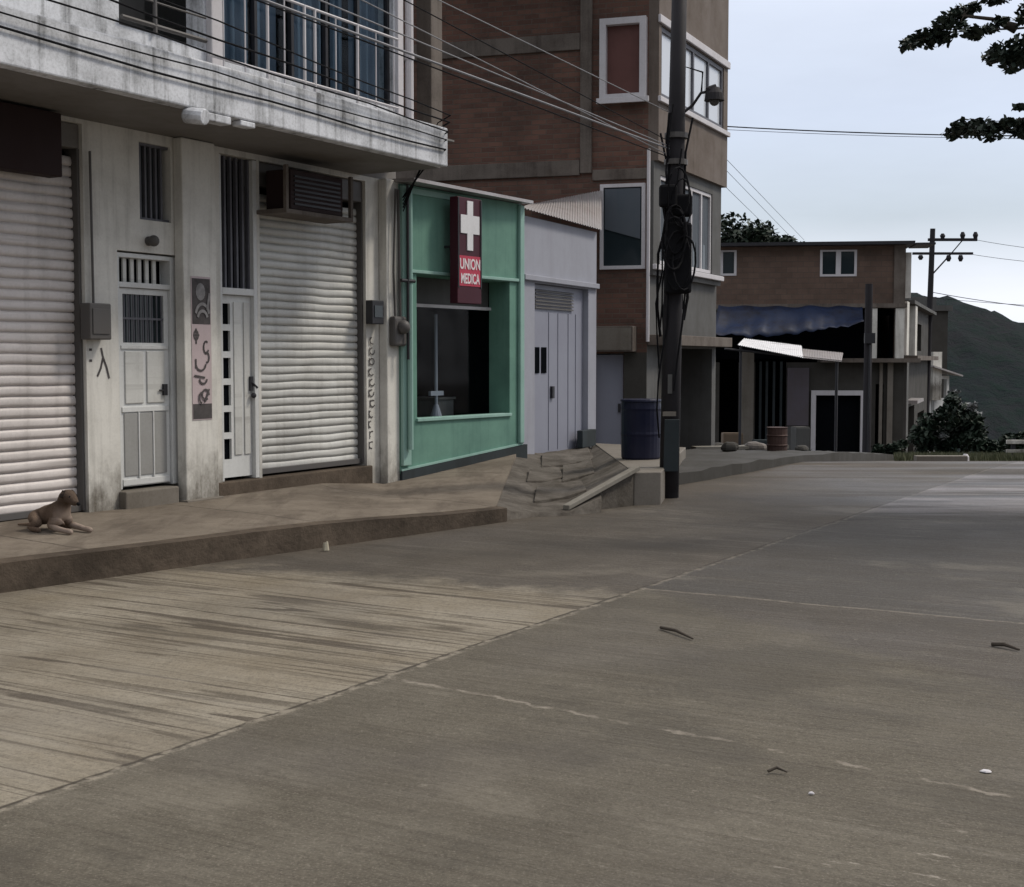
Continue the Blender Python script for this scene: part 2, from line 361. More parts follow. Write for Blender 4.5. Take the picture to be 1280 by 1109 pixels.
    hue = b.noise(b.comb(x, y, 3.3), sc=.6, det=3); col = b.mix(b.math('MULTIPLY', b.rng(hue, .52, .68), .22), col, (.11, .10, .095, 1))
    pit = b.noise(sc=11., det=5, ro=.75); col = b.mix(b.math('MULTIPLY', b.rng(pit, .62, .72), .5), col, (.045, .038, .03, 1))
    col = b.mix(b.math('MULTIPLY', b.rng(pit, .36, .28), .45), col, (.30, .27, .22, 1))
    # soil along the kerb
    ks = b.math('ADD', b.math('ADD', b.math('MULTIPLY', x, .771), b.math('MULTIPLY', y, -.637)), b.math('MULTIPLY', mid, .5))
    col = b.mix(b.math('MULTIPLY', b.rng(ks, -8.0, -8.55), .75), col, (.085, .070, .054, 1))
    dmp = b.noise(b.comb(b.math('MULTIPLY', s, .8), b.math('MULTIPLY', t, .45), 12.), sc=1.2, det=6, ro=.68)
    col = b.mix(b.math('MULTIPLY', b.rng(dmp, .52, .60), b.math('SUBTRACT', .34, b.math('MULTIPLY', gl, .12))), col, (.052, .046, .038, 1))
    col = b.mix(b.math('MULTIPLY', b.rng(dmp, .44, .34), .25), col, (.26, .235, .19, 1))
    # joints
    brk = b.noise(sc=5.5, det=3)
    def joint(v, c, wd, f, colr, extra=None):
        d = b.math('ABSOLUTE', b.math('SUBTRACT', v, c)); k = b.math('MULTIPLY', b.rng(d, wd, wd*.4), f)
        return b.math('MULTIPLY', k, extra) if extra is not None else k
    tw = b.math('ADD', tw, b.math('MULTIPLY', b.math('SUBTRACT', b.noise(sc=9., det=4), .5), .035)); j1 = joint(tw, -3.98, .016, .85, None); col = b.mix(j1, col, (.05, .042, .034, 1))
    j1b = joint(b.math('ADD', tw, b.math('MULTIPLY', b.math('SUBTRACT', brk, .5), .12)), -3.95, .03, 1., None, b.rng(pit, .45, .58)); col = b.mix(b.math('MULTIPLY', j1b, b.rng(s, 10., 7., .3, .6)), col, (.34, .30, .24, 1))
    j2 = joint(b.math('ADD', sw, b.math('MULTIPLY', b.math('SUBTRACT', brk, .5), .06)), 8.62, .03, .75, None, b.rng(pit, .38, .52)); col = b.mix(b.math('MULTIPLY', j2, b.math('ADD', .12, b.math('MULTIPLY', right, .5))), col, (.26, .23, .19, 1))
    cr5 = b.math('ADD', s, b.math('MULTIPLY', t, .125))
    cr5 = b.math('ADD', cr5, b.math('MULTIPLY', b.math('SUBTRACT', b.noise(sc=7., det=5, ro=.7), .5), .14)); j3 = joint(b.math('ADD', cr5, b.math('MULTIPLY', warp, .9)), 5.05, .022, 1., None, b.math('MULTIPLY', right, b.rng(brk, .44, .56)))
    col = b.mix(b.math('MULTIPLY', j3, .5), col, (.34, .30, .25, 1))
    for c in (12.3, 16.1, 20.0):
        col = b.mix(joint(sw, c, .03, .45, None), col, (.05, .045, .04, 1))
    j4 = joint(tw, .05, .016, .6, None); col = b.mix(j4, col, (.05, .045, .04, 1))
    # worn aggregate showing white near the camera on the right
    ag = b.noise(b.comb(b.math('MULTIPLY', s, 6), b.math('MULTIPLY', t, 1.6)), sc=2.2, det=6, ro=.75)
    zone = b.math('MULTIPLY', b.rng(t, -2.3, -.6), b.rng(s, 5.2, 4.4))
    col = b.mix(b.math('MULTIPLY', b.math('MULTIPLY', zone, b.rng(ag, .60, .66)), .7), col, (.40, .36, .31, 1))
    b.bump(b.math('ADD', b.math('ADD', b.math('MULTIPLY', grv, b.math('ADD', b.math('MULTIPLY', gl, .8), .5)), b.math('MULTIPLY', fine, .5)), b.math('MULTIPLY', grv2, .45)), .8, .025)
    wet = b.rng(b.math('ADD', big, b.math('MULTIPLY', mid, .3)), .5, .8, .9, .62)
    rough = b.mix(farz, b.comb(wet, wet, wet), (.42, .42, .42, 1))
    return b.done(col, rough, 0, .2)
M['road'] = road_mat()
ys = [-14+1.*i for i in range(74)] + [62, 66, 72, 80, 90, 105, 130, 170, 230, 320, 450, 700, 1200]
xs = [-900, -400, -150, -60, -30, -15] + [-8+1.*i for i in range(34)] + [30, 40, 60, 100, 200, 450, 900]
v = [(x, y, gh(y)) for y in ys for x in xs]; n = len(xs)
f = [(j*n+i, j*n+i+1, (j+1)*n+i+1, (j+1)*n+i) for j in range(len(ys)-1) for i in range(n-1)]
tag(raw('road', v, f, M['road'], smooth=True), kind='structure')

b = NB('forest_hill'); n1 = b.noise(sc=.08, det=5); n2 = b.noise(sc=.5, det=6, ro=.7)
hc = b.mix(b.rng(n1, .35, .65), (.015, .021, .024, 1), (.024, .025, .029, 1))
hc = b.mix(b.math('MULTIPLY', b.rng(n2, .42, .7), .6), hc, (.010, .030, .020, 1)); b.bump(n2, .8, 1.5)
M['hill'] = b.done(hc, .95, 0, .05)
def ridge(x):
    Y = 230.; px = 640+x/Y*FPX
    pts = [(300, 340), (900, 350), (1100, 366), (1165, 375), (1200, 390), (1240, 405), (1280, 417), (1400, 452), (1600, 480), (2600, 510)]
    for (a, p), (c, q) in zip(pts, pts[1:]):
        if px < c or c == 2600:
            t = min(max((px-a)/(c-a), 0), 1.); return CAMZ+(450-(p+(q-p)*t))/FPX*Y
v = []; nx, ny = 260, 60
for j in range(ny+1):
    for i in range(nx+1):
        x = -80+ i*330/nx; k = j/ny; Y = 100+k*210
        top = ridge(x); prof = min(1, k/.62); prof = prof*prof*(3-2*prof) if k < .62 else 1-((k-.62)/.38)**2*.6
        z = -17+(top+17)*prof + (mnoise.noise(Vector((x*.35, Y*.35, 0)))*.9+mnoise.noise(Vector((x*.9, Y*.9, 5)))*.45)
        v.append((x, Y, z))
f = [(j*(nx+1)+i, j*(nx+1)+i+1, (j+1)*(nx+1)+i+1, (j+1)*(nx+1)+i) for j in range(ny) for i in range(nx)]
tag(raw('hill', v, f, M['hill'], smooth=True), kind='structure')

# ------------------------------------------------------------------ pavements
KD = Vector((3.49, 4.22)).normalized()
K0 = Vector(gp(0, 740)) - KD*5; K1 = Vector(gp(635, 652))
FA = Fr(gp(0, 655, .2), gp(460, 596, .2))
FG = Fr(dp(502, 600, 16.6)[:2], dp(652, 560, 18.8)[:2])
FL = Fr(dp(652, 560, 19.2)[:2], dp(745, 560, 21.8)[:2])
FS = Fr(dp(550, 560, 24.1)[:2], dp(808, 560, 23)[:2])
cornB = FS.xy(FS.L)
FF = Fr(cornB, (cornB[0]+.426, cornB[1]+.905))
b = NB('pavement_concrete'); o = b.sep()
n1 = b.noise(sc=.9, det=6, ro=.65); n2 = b.noise(sc=26, det=4, ro=.7); n3 = b.noise(sc=3.5, det=5, ro=.65)
pc = b.mix(b.rng(n1, .35, .68), (.235, .20, .16, 1), (.135, .112, .088, 1))
pc = b.mix(b.math('MULTIPLY', b.rng(n3, .48, .72), .5), pc, (.075, .056, .045, 1))
pc = b.mix(b.math('MULTIPLY', b.rng(n2, .5, .78), .35), pc, (.07, .06, .05, 1)); b.bump(b.math('ADD', n2, n3), .35, .015)
al = b.math('ADD', b.math('MULTIPLY', o[0], .637), b.math('MULTIPLY', o[1], .771)); al = b.math('ADD', al, b.math('MULTIPLY', n3, .08))
fr_ = b.math('ABSOLUTE', b.math('SUBTRACT', b.math('FRACT', b.math('DIVIDE', al, 2.3)), .5)); pc = b.mix(b.math('MULTIPLY', b.rng(fr_, .008, .003), .7), pc, (.045, .036, .03, 1))
stn = b.noise(b.comb(b.math('MULTIPLY', al, .5), b.math('MULTIPLY', o[0], 1.8)), sc=1.4, det=6, ro=.7); pc = b.mix(b.math('MULTIPLY', b.rng(stn, .50, .62), .5), pc, (.085, .068, .054, 1))
M['pave'] = b.done(pc, .88, 0, .2)
b = NB('ramp_concrete'); n1 = b.noise(sc=1.6, det=6, ro=.7); n2 = b.noise(sc=24, det=4, ro=.7); n3 = b.noise(sc=5, det=5, ro=.65)
pc = b.mix(b.rng(n1, .38, .64), (.15, .135, .118, 1), (.065, .056, .046, 1)); pc = b.mix(b.math('MULTIPLY', b.rng(n3, .5, .7), .5), pc, (.04, .034, .028, 1))
pc = b.mix(b.math('MULTIPLY', b.rng(n2, .5, .75), .4), pc, (.05, .044, .036, 1)); b.bump(b.math('ADD', n2, n3), .5, .02)
M['ramp'] = b.done(pc, .9, 0, .15)
b = NB('stained_kerb'); n1 = b.noise(sc=1.6, det=6, ro=.7); n2 = b.noise(sc=20, det=4, ro=.7)
pc = b.mix(b.rng(n1, .35, .65), (.125, .098, .075, 1), (.055, .043, .033, 1))
pc = b.mix(b.math('MULTIPLY', b.rng(n2, .5, .75), .4), pc, (.03, .028, .02, 1)); b.bump(b.math('ADD', n2, n1), .5, .02)
M['kerb'] = b.done(pc, .9, 0, .15)
def strip(name, A, B, mat, base=-.4, parent=None, sub=14, jit=.006):   # two edge polylines of equal length with z; closed solid
    m = MB(); P = []; Q = []
    for L_, O_ in ((A, P), (B, Q)):
        for (a, c) in zip(L_, L_[1:]):
            for k in range(sub): O_.append(Vector(a).lerp(Vector(c), k/sub))
        O_.append(Vector(L_[-1]))
    for O_ in (P, Q):
        for p in O_: p += Vector((mnoise.noise(p*3)*jit*1.6, mnoise.noise(p*3+Vector((9, 0, 0)))*jit*1.6, mnoise.noise(p*2)*jit))
    n = 10; v = []; f = []; K = len(P)
    for k in range(K):
        for q in range(n+1):
            p = P[k].lerp(Q[k], q/n); v.append((p.x, p.y, p.z+mnoise.noise(p*1.7)*jit*(0 if q in (0, n) else 1.5)))
    for k in range(K-1):
        for q in range(n): a = k*(n+1)+q; f.append((a, a+n+1, a+n+2, a+1))
    rim = [k*(n+1) for k in range(K)] + [(K-1)*(n+1)+q for q in range(1, n+1)] + [k*(n+1)+n for k in range(K-2, -1, -1)] + [q for q in range(n-1, 0, -1)]
    b0 = len(v)
    for a in rim: v.append(v[a])
    b1 = len(v)
    for a in rim: v.append((v[a][0], v[a][1], base))
    R_ = len(rim)
    for k in range(R_): l = (k+1) % R_; f.append((b0+k, b1+k, b1+l, b0+l))
    o = raw(name, v, f, mat, parent)
    for p in o.data.polygons[:(K-1)*n]: p.use_smooth = True
    return o
def k3(p, z): return (p[0], p[1], z)
inn = lambda p, w=.16: Vector((p[0], p[1])) + Vector((-KD.y, KD.x))*w
Kmid = K0.lerp(K1, .72)
kz = [.21, .205, .13]
tag(strip('kerb', [k3(K0, kz[0]), k3(Kmid, kz[1]), k3(K1, kz[2])], [k3(inn(K0), kz[0]+.005), k3(inn(Kmid), kz[1]+.005), k3(inn(K1), kz[2]+.005)], M['kerb'], jit=.012), kind='structure')
wl0, wl1, wl2 = FA.xy(-9, -.3), FA.xy(5.0, -.3), FA.xy(6.1, -.3)
g0, g1 = FG.xy(0, -.2), FG.xy(FG.L*.62, -.2)
tag(strip('pavement', [k3(inn(K0, .163), .20), k3(inn(Kmid, .163), .20), k3(inn(K0.lerp(K1, .86), .163), .155), k3(inn(K1, .163), .125)],
          [k3(wl0, .20), k3(wl1, .20), k3(wl2, .09), k3(FG.xy(FG.L+.02, -.1), .31)], M['pave']), kind='structure')
# worn ramp in front of the lilac house
def P3(px, py, z): x, y = gp(px, py, z); return (x, y, z)
def pl3(L_, t):
    k = min(int(t*(len(L_)-1)), len(L_)-2); q = t*(len(L_)-1)-k; return Vector(L_[k]).lerp(Vector(L_[k+1]), q)
K1i = inn(K1, .163)
FRONT = [(K1.x-.12, K1.y+.02, .112), P3(672, 642, .035), P3(712, 641, .03), P3(752, 622, .16)]
BACK = [FG.xy(FG.L-.12, -.12)+(.296,), FL.xy(.9, -.12)+(.225,), FL.xy(1.9, -.12)+(.215,), FL.xy(2.95, -.12)+(.21,)]
v = []; nu, nv = 60, 44
for j in range(nv+1):
    for i in range(nu+1):
        a_, c_ = pl3(FRONT, i/nu), pl3(BACK, i/nu); t = j/nv; p = a_.lerp(c_, t)
        st_ = (t*3.2+.25*mnoise.noise(Vector((i*.09, t*2, 0)))) % 1; p.z += (.022*sin(2*pi*st_)+.008*sin(4*pi*st_))*sin(pi*t)*min(1, i/nu*3) + (.02*mnoise.noise(p*2.1)*sin(pi*t) + .008*mnoise.noise(p*7))*min(1, i/nu*4)
        v.append(tuple(p))
f = [(j*(nu+1)+i, j*(nu+1)+i+1, (j+1)*(nu+1)+i+1, (j+1)*(nu+1)+i) for j in range(nv) for i in range(nu)]
n0 = len(v)
for (x, y, z) in v[:nu+1]: v.append((x, y, -.4))
f += [(n0+i, n0+i+1, i+1, i) for i in range(nu)]
tag(raw('ramp', v, f, M['ramp'], smooth=True), kind='structure')
rs = random.Random(4)          # broken concrete slabs lying on the ramp
for i, (u0, u1, t0, t1, dz) in enumerate(((.36, .98, .66, .92, .03), (.22, .62, .40, .60, .035), (.60, .97, .36, .62, .04), (.30, .86, .12, .31, .03))):
    cs = [(u0, t0), ((u0+u1)/2, t0+rs.uniform(-.03, .03)), (u1, t0+rs.uniform(-.04, .04)), (u1-rs.uniform(0, .06), t1), ((u0+u1)/2, t1+rs.uniform(-.03, .03)), (u0+rs.uniform(0, .08), t1)]
    P_ = [pl3(FRONT, a_).lerp(pl3(BACK, a_), t) for a_, t in cs]
    m = MB().hexa([(p.x, p.y, p.z-.1) for p in P_], [(p.x, p.y, p.z+dz) for p in P_]); tag(m.build('ramp', M['ramp'], bevel=.008), kind='structure')
# retaining side of the ramp and the small terrace by the pole
A_, M_, B_ = P3(712, 642, 0)[:2], P3(792, 632, 0)[:2], P3(826, 631, 0)[:2]
m = MB(); bk = FL.xy(3.0, -.1)
m.hexa([(A_[0], A_[1], -.4), (M_[0], M_[1], -.4), (bk[0], bk[1], -.4)], [(A_[0], A_[1], .035), (M_[0], M_[1], .36), (bk[0], bk[1], .24)])
tag(m.build('ramp', M['ramp'], bevel=.01), kind='structure')
m = MB(); m.hexa([(M_[0]+.002, M_[1], -.4), (B_[0], B_[1], -.4), (2.6, 20.3, -.4), (bk[0]+.01, bk[1], -.4)], [(M_[0]+.002, M_[1], .365), (B_[0], B_[1], .365), (2.6, 20.3, .29), (bk[0]+.01, bk[1], .25)])
tag(m.build('pavement', M['conc'], bevel=.012), kind='structure')
# far pavement
ka = [gp(846, 607), (3.6, 19.6), (5.9, 24.5), (9.6, 35), (13.6, 47.5)]
kb = [(2.2, 19.4), (2.35, 22.5), (4.4, 27.6), (5.0, 38), (4.8, 51)]
za = [.16, .15, gh(24.5)+.17, gh(35)+.18, gh(47.5)+.18]; zb = [.17, .1, gh(27)+.2, gh(37)+.3, gh(51)+.3]
tag(strip('pavement', [k3(p, z) for p, z in zip(ka, za)], [k3(p, z) for p, z in zip(kb, zb)], M['conc_dark'], base=-3.5, sub=8, jit=.03), kind='structure')
# ------------------------------------------------------------------ white building with shutters
A = froot('white_building', FA, 'white two storey building with roller shutters, barred doors and a stained balcony slab', 'building')
a = lambda px, py=450, w=0: FA.uz(px, py, w)
ZS = 3.76                                       # soffit height
s1a, s1b = -2.6, 1.0
d1a, d1b = 1.40, 2.21
p1a, p1b = FA.u(231, .12), FA.u(272, .12)
d2a, d2b = FA.u(273, -.04), FA.u(323, 0)
s2a, s2b = 3.44, 5.36
hol = [(s1a, s1b, 0, 3.72), (d1a, d1b, 0, 2.62), (1.70, 2.12, 2.93, 3.66), (d2a, d2b, 0, 3.70), (s2a, s2b, 0, 3.70)]
MB().wall(-4.5, 6.02, -.3, ZS, 0, .28, [(h[0], h[1], .18 if h[2] == 0 else h[2], h[3]) for h in hol]).build('wall', M['white'], A)
MB().box(-4.5, 6.0, -6, -5.8, -.3, ZS).box(5.8, 6.02, -5.78, -.3, -.3, ZS).box(-4.5, -4.3, -5.78, -.3, -.3, ZS).build('rear_wall', M['white'], A)
# balcony slab with fascia, soffit
MB().box(-4.6, 5.19, 1.12, 1.26, 3.76, 4.19).build('fascia', M['slab'], A, bevel=.015)
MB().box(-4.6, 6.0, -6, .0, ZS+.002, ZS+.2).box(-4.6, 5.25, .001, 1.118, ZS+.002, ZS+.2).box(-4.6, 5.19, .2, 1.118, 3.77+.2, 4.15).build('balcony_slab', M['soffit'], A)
# pillar between the doors, proud of the wall
MB().box(p1a, p1b, .003, .12, .05, ZS-.004).build('pillar', M['white'], A, bevel=.012)
MB().box(p1a-.03, p1b+.03, .003, .16, .0, .215).build('pillar_base', M['conc'], A, bevel=.01)
MB().box(5.62, 6.0, .003, .12, .0, ZS-.004).build('pillar', M['white'], A, bevel=.012)
# steps
MB().box(d1a-.03, p1a-.07, -.2, .09, .1, .36).build('step', M['conc'], A, bevel=.015)
MB().box(p1b+.055, s2b+.05, -.2, .05, .1, .335).build('step', M['kerb'], A, bevel=.012)
def shutter(u0, u1, z0, z1, mat, pitch, dz):
    root = MB(); nz = int((z1-z0)/pitch); N = 6; prof = []
    for k in range(nz):
        for q in range(N):
            t = q/N; prof.append((z0+(k+(0, .10, .13, .40, .75, .97)[q])*pitch, -.12+(-.02, -.02, .004, .012, .010, .002)[q]))
    prof.append((z0+nz*pitch, -.12)); v = []; f = []; nu = 24
    for z, w in prof:
        for i in range(nu+1):
            u = u0+(u1-u0)*i/nu
            wz = mnoise.noise(Vector((u*1.3, z*.9, dz)))*.018+mnoise.noise(Vector((u*3, z*12, dz)))*.006
            v.append((u, -(w+wz), z+mnoise.noise(Vector((u*2., z*3, dz+4)))*.010))
    for j in range(len(prof)-1):
        for i in range(nu): q = j*(nu+1)+i; f.append((q, q+1, q+nu+2, q+nu+1))
    o = raw('roller_shutter', v, f, mat, A, smooth=True)
    MB().box(u0-.0, u0+.03, -.2, -.04, z0-.02, z1).build('guide_rail', M['grey'], o, bevel=.005)
    MB().box(u1-.03, u1, -.2, -.04, z0-.02, z1).build('guide_rail', M['grey'], o, bevel=.005)
    MB().box(u0+.03, u1-.03, -.15, -.07, z0-.025, z0+.035).build('bottom_bar', M['grey'], o, bevel=.004)
    MB().box(u0, u1, -.26, -.235, z0-.2, z1).build('backing', M['void'], o)
    return o
o1 = shutter(s1a, s1b, .235, 3.5, M['shutter'], .094, 0.)
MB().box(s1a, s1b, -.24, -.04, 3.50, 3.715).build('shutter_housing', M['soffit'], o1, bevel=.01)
o2 = shutter(s2a, s2b, .385, 3.45, M['shutterb'], .088, 7.)
MB().box(s2a, s2b, -.24, -.04, 3.45, 3.695).build('shutter_housing', M['grey'], o2, bevel=.01)
MB().box(s1a+.1, .62, .0, .16, 3.19, 3.74).build('signboard', M['maroon'], A, bevel=.01)
# door one: sheet metal with barred upper light, and transom grille
D1 = MB(); zb = .37
D1.box(d1a, d1a+.05, -.16, -.03, zb, 2.60).box(d1b-.09, d1b, -.16, -.03, zb, 2.60).box(d1a+.05, d1b-.09, -.16, -.03, 2.28, 2.33).box(d1a+.05, d1b-.09, -.16, -.03, 2.56, 2.60)
D1 = D1.build('door_frame', M['white_clean'], A, bevel=.006)
m = MB(); da, db = d1a+.055, d1b-.095
m.wall(da, db, zb+.02, 2.275, -.06, .035, [(da+.06, db-.06, 1.76, 2.22)])
door = m.build('door', M['white_clean'], A)
m = MB()
for (x0, x1, z0, z1) in ((da+.07, (da+db)/2-.025, 1.18, 1.68), ((da+db)/2+.025, db-.07, 1.18, 1.68)): m.box(x0, x1, -.0595, -.045, z0, z1)
m.build('door_panel', M['shutterb'], door, bevel=.008)
m = MB(); w3 = (db-da-.14)/3
for k in range(3): m.box(da+.05+k*(w3+.02), da+.05+k*(w3+.02)+w3, -.0595, -.05, zb+.12, 1.09)
m.build('door_panel', M['infill'], door, bevel=.006)
m = MB(); m.box(da+.02, db-.02, -.0595, -.042, 1.10, 1.15).box(da+.02, db-.02, -.0595, -.042, 1.70, 1.735).box(da+.02, db-.02, -.0595, -.042, zb+.03, zb+.09)
for k in range(1, 3): m.box(da+.05+k*(w3+.02)-.018, da+.05+k*(w3+.02)-.002, -.0595, -.04, zb+.09, 1.10)
m.build('door_rail', M['white_clean'], door, bevel=.004)
m = MB()
for k in range(9): x = da+.085+k*(db-da-.17)/8; m.tube([(x, .068, 1.76), (x, .068, 2.22)], .008, 6)
m.box(da+.06, db-.06, -.073, -.06, 1.98, 2.0); m.build('window_bars', M['bars'], door)
MB().box(da+.06, db-.06, -.10, -.09, 1.76, 2.22).build('window_pane', M['glass'], door)
MB().box(db-.11, db-.06, -.058, -.02, 1.25, 1.36).tube([(db-.085, .03, 1.3), (db-.16, .03, 1.3)], .009).build('door_handle', M['dark'], door)
m = MB()
for k in range(5): x = d1a+.17+k*(d1b-d1a-.42)/4; m.box(x-.022, x+.022, -.10, -.08, 2.33, 2.56)
m.build('transom_grille', M['shutterb'], A); MB().box(d1a, d1b, -.24, -.2, zb, 2.60).build('door_backing', M['void'], A)
# barred window over door one
m = MB()
for k in range(5): x = 1.70+.07*(k+.75); m.box(x-.012, x+.012, -.07, -.04, 2.95, 3.65)
m.box(1.70, 2.12, -.08, -.03, 2.93, 2.955).box(1.70, 2.12, -.08, -.03, 3.635, 3.66)
wn = m.build('window', M['bars'], A); MB().box(1.70, 2.12, -.2, -.16, 2.93, 3.66).build('window_pane', M['glass'], wn)
# door two: narrow door with a column of six panes, tall barred transom
m = MB(); m.box(d2a, d2a+.03, -.16, .0, .34, 3.69).box(d2b-.06, d2b, -.16, .0, .34, 3.69).box(d2a+.03, d2b-.06, -.16, .0, 2.27, 2.34)
m.build('door_frame', M['white_clean'], A, bevel=.005)
da, db = d2a+.033, d2b-.063; holes = []
for k in range(6): z0 = .56+k*.281; holes.append((da+.012, da+.165, z0, z0+.215))
d2 = MB().wall(da, db, .37, 2.265, -.05, .04, holes).build('door', M['white_clean'], A)
for h in holes: MB().box(h[0], h[1], -.088, -.08, h[2], h[3]).build('window_pane', M['void'], d2)
MB().box(da+.21, db-.16, -.0495, -.038, .6, 2.2).box(db-.12, db-.03, -.0495, -.038, .6, 2.2).build('door_panel', M['shutterb'], d2, bevel=.005)
MB().box(db-.05, db-.01, -.049, -.015, 1.27, 1.42).tube([(db-.03, .02, 1.36), (db+.04, .0, 1.30)], .014).ball((db-.02, .0, 1.22), .03).build('door_lock', M['dark'], d2)
m = MB()
for k in range(6): x = d2a+.05+k*(d2b-d2a-.12)/5; m.box(x-.014, x+.014, -.09, -.05, 2.34, 3.69)
m.build('transom_grille', M['bars'], A); MB().box(d2a, d2b, -.25, -.22, .3, 3.69).build('door_backing', M['void'], A)
# upper floor
WU = 1.05
U = lambda px: FA.uz(px, 100, WU)[0]
ZT = 7.2
uo = [(U(-45), U(2), 4.85, 6.3), (U(72), U(116), 4.50, 6.3), (U(150), U(255), 4.36, 6.6), (U(275), U(492), 4.30, 6.8)]
MB().wall(-4.5, U(497), 4.19, ZT, WU, .2, uo).build('upper_wall', M['slab'], A)
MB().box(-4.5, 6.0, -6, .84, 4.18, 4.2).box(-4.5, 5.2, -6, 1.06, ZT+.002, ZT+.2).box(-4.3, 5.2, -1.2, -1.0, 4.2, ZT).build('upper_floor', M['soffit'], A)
for (x0, x1, z0, z1) in (uo[0], uo[1]):
    m = MB().wall(x0, x1, z0, z1, WU-.06, .05, [(x0+.04, (x0+x1)/2-.02, z0+.04, z1-.04), ((x0+x1)/2+.02, x1-.04, z0+.04, z1-.04)])
    w_ = m.build('window', M['whitewin'], A); MB().box(x0+.04, x1-.04, WU-.1, WU-.085, z0+.04, z1-.04).build('window_pane', M['glass'], w_)
x0, x1, z0, z1 = uo[3]; holes = []
nn = 5
for k in range(nn): holes.append((x0+.04+k*(x1-x0-.04)/nn, x0+(k+1)*(x1-x0-.04)/nn, z0+.04, z1-.04))
w_ = MB().wall(x0, x1, z0, z1, WU-.05, .05, holes).build('window', M['dark'], A)
MB().box(x0+.04, x1-.04, WU-.09, WU-.082, z0+.04, z1-.04).build('window_pane', M['clear'], w_)
M['curtain'] = paint('blue_curtain', (.13, .17, .22, 1), dirt=(.03, .045, .07, 1), amt=.4, streak=1.2)
for (ca, cb) in ((x0+.02, x0+.62), (x0+.72, x0+.98), (x0+1.25, x0+1.75), (x0+1.9, x0+2.12), (x0+2.25, x1-.02)):
    v = []; f = []; K = int((cb-ca)/.018)
    for i in range(K+1):
        u = ca+(cb-ca)*i/K; w = WU-.19+.028*sin(u*46+2*sin(u*7))+.012*sin(u*91)
        v += [(u, -w, z0+.03), (u, -w, z1)]
    f = [(2*i, 2*i+2, 2*i+3, 2*i+1) for i in range(K)]
    raw('curtain', v, f, M['curtain'], w_, smooth=True)
MB().box(U(258), U(273), WU, WU+.07, 4.19, ZT).build('column', M['whitewin'], A, bevel=.01)
m = MB(); m.box(U(494), U(501), WU-.2, WU+.04, 4.192, ZT); m.build('column', M['whitewin'], A, bevel=.01)
x = U(507); MB().tube([(x, -WU-.05, 4.19), (x, -WU-.05, ZT)], .045, 12).tube([(x, -WU-.05, 4.86), (x, -WU-.05, 4.93)], .055, 12).build('downpipe', M['whitewin'], A, smooth=False)
MB().box(U(541), U(555), WU-.22, WU-.02, 4.16, ZT).build('column', M['beam'], A, bevel=.01)
MB().box(U(516), U(540), WU-.9, WU-.86, 4.18, ZT).build('recess_screen', M['void'], A)
# railing
RW = 1.2; Ur = lambda px: FA.uz(px, 100, RW)[0]
m = MB()
for z in (4.99, 4.27): m.tube([(Ur(262), -RW, z), (Ur(497), -RW, z)], .014, 6)
for px in (280, 307, 335, 356, 381, 394, 420, 447, 470, 492): m.tube([(Ur(px), -RW, 4.18), (Ur(px), -RW, 5.0)], .016 if px in (335, 381, 394, 447) else .008, 6)
m.build('railing', M['whitewin'], A)
m = MB(); x0, x1 = uo[2][:2]
m.tube([(x0, -WU-.03, 4.42), (x1, -WU-.03, 4.42)], .02, 6).tube([(x0, -WU-.03, 4.62), (x1, -WU-.03, 4.62)], .009, 6).tube([((x0*.62+x1*.38), -WU-.03, 4.36), ((x0*.62+x1*.38), -WU-.03, 6)], .02, 6)
m.build('parapet_rail', M['grey'], A)
MB().box(U(498), U(498)+.1, -1.0, .83, 4.2, ZT).build('recess_wall', M['void'], A)
MB().box(x0, x1, WU-.75, WU-.7, 4.2, 6.7).build('recess_wall', M['render'], A)
# broken spout under the fascia
m = MB(); x = FA.uz(240, 132, 1.27)[0]
m.tube([(x, -1.20, 3.70), (x+.02, -1.40, 3.67)], .07, 12).cbox((x+.34, -1.2, 3.72), .34, .13, .07).cbox((x+.75, -1.2, 3.73), .2, .11, .05)
m.build('spout', M['slab'], A, bevel=.01)
# things fixed on the front
def mbox(F, u, w, z): return lambda m: m
r = mount('meter_box', FA, 1.05, .0, 1.78, 'grey electricity meter box on the white wall beside the left shutter', 'meter box')
MB().box(-.12, .14, .004, .13, 0, .33).build('box_body', M['grey'], r, bevel=.012); MB().box(-.09, .11, .131, .14, .05, .28).build('door', M['grey'], r, bevel=.004)
MB().tube([(.0, -.05, .33), (.0, -.04, 1.7)], .012, 6).build('conduit', M['grey'], r)
r = mount('wall_lamp', FA, 1.80, .0, 2.66, 'small dark round lamp on the wall above the first door', 'wall lamp')
MB().tube([(0, -.002, .07), (0, -.04, .07)], .045, 12).ball((0, -.075, .07), .055).build('lamp_shade', M['grey'], r, smooth=True)
r = mount('air_conditioner', FA, (FA.u(357, .38)+FA.u(446, .38))/2, .0, 3.13, 'old air conditioner hung in a frame above the second shutter', 'air conditioner')
MB().box(-.50, .42, .03, .36, .05, .47).build('body', M['maroon'], r, bevel=.012)
m = MB()
for k in range(7): m.box(-.44, .36, .361, .372, .10+k*.048, .122+k*.048)
m.build('grille', M['dark'], r)
m = MB(); m.box(-.62, .56, .0, .40, .0, .045); m.box(-.62, -.575, .36, .40, .045, .5).box(.515, .56, .36, .40, .045, .5); m.build('bracket', M['beam'], r, bevel=.004)
r = mount('meter_box', FA, 5.42, .02, 2.02, 'small black meter box on the pillar right of the second shutter', 'meter box')
MB().box(-.10, .14, .0, .10, 0, .28).build('box_body', M['dark'], r, bevel=.01); MB().box(-.06, .1, .101, .108, .08, .22).build('window', M['glass'], r)
r = mount('meter_box', FA, 5.78, .12, 1.74, 'rounded grey meter box with cables at the end of the white building', 'meter box')
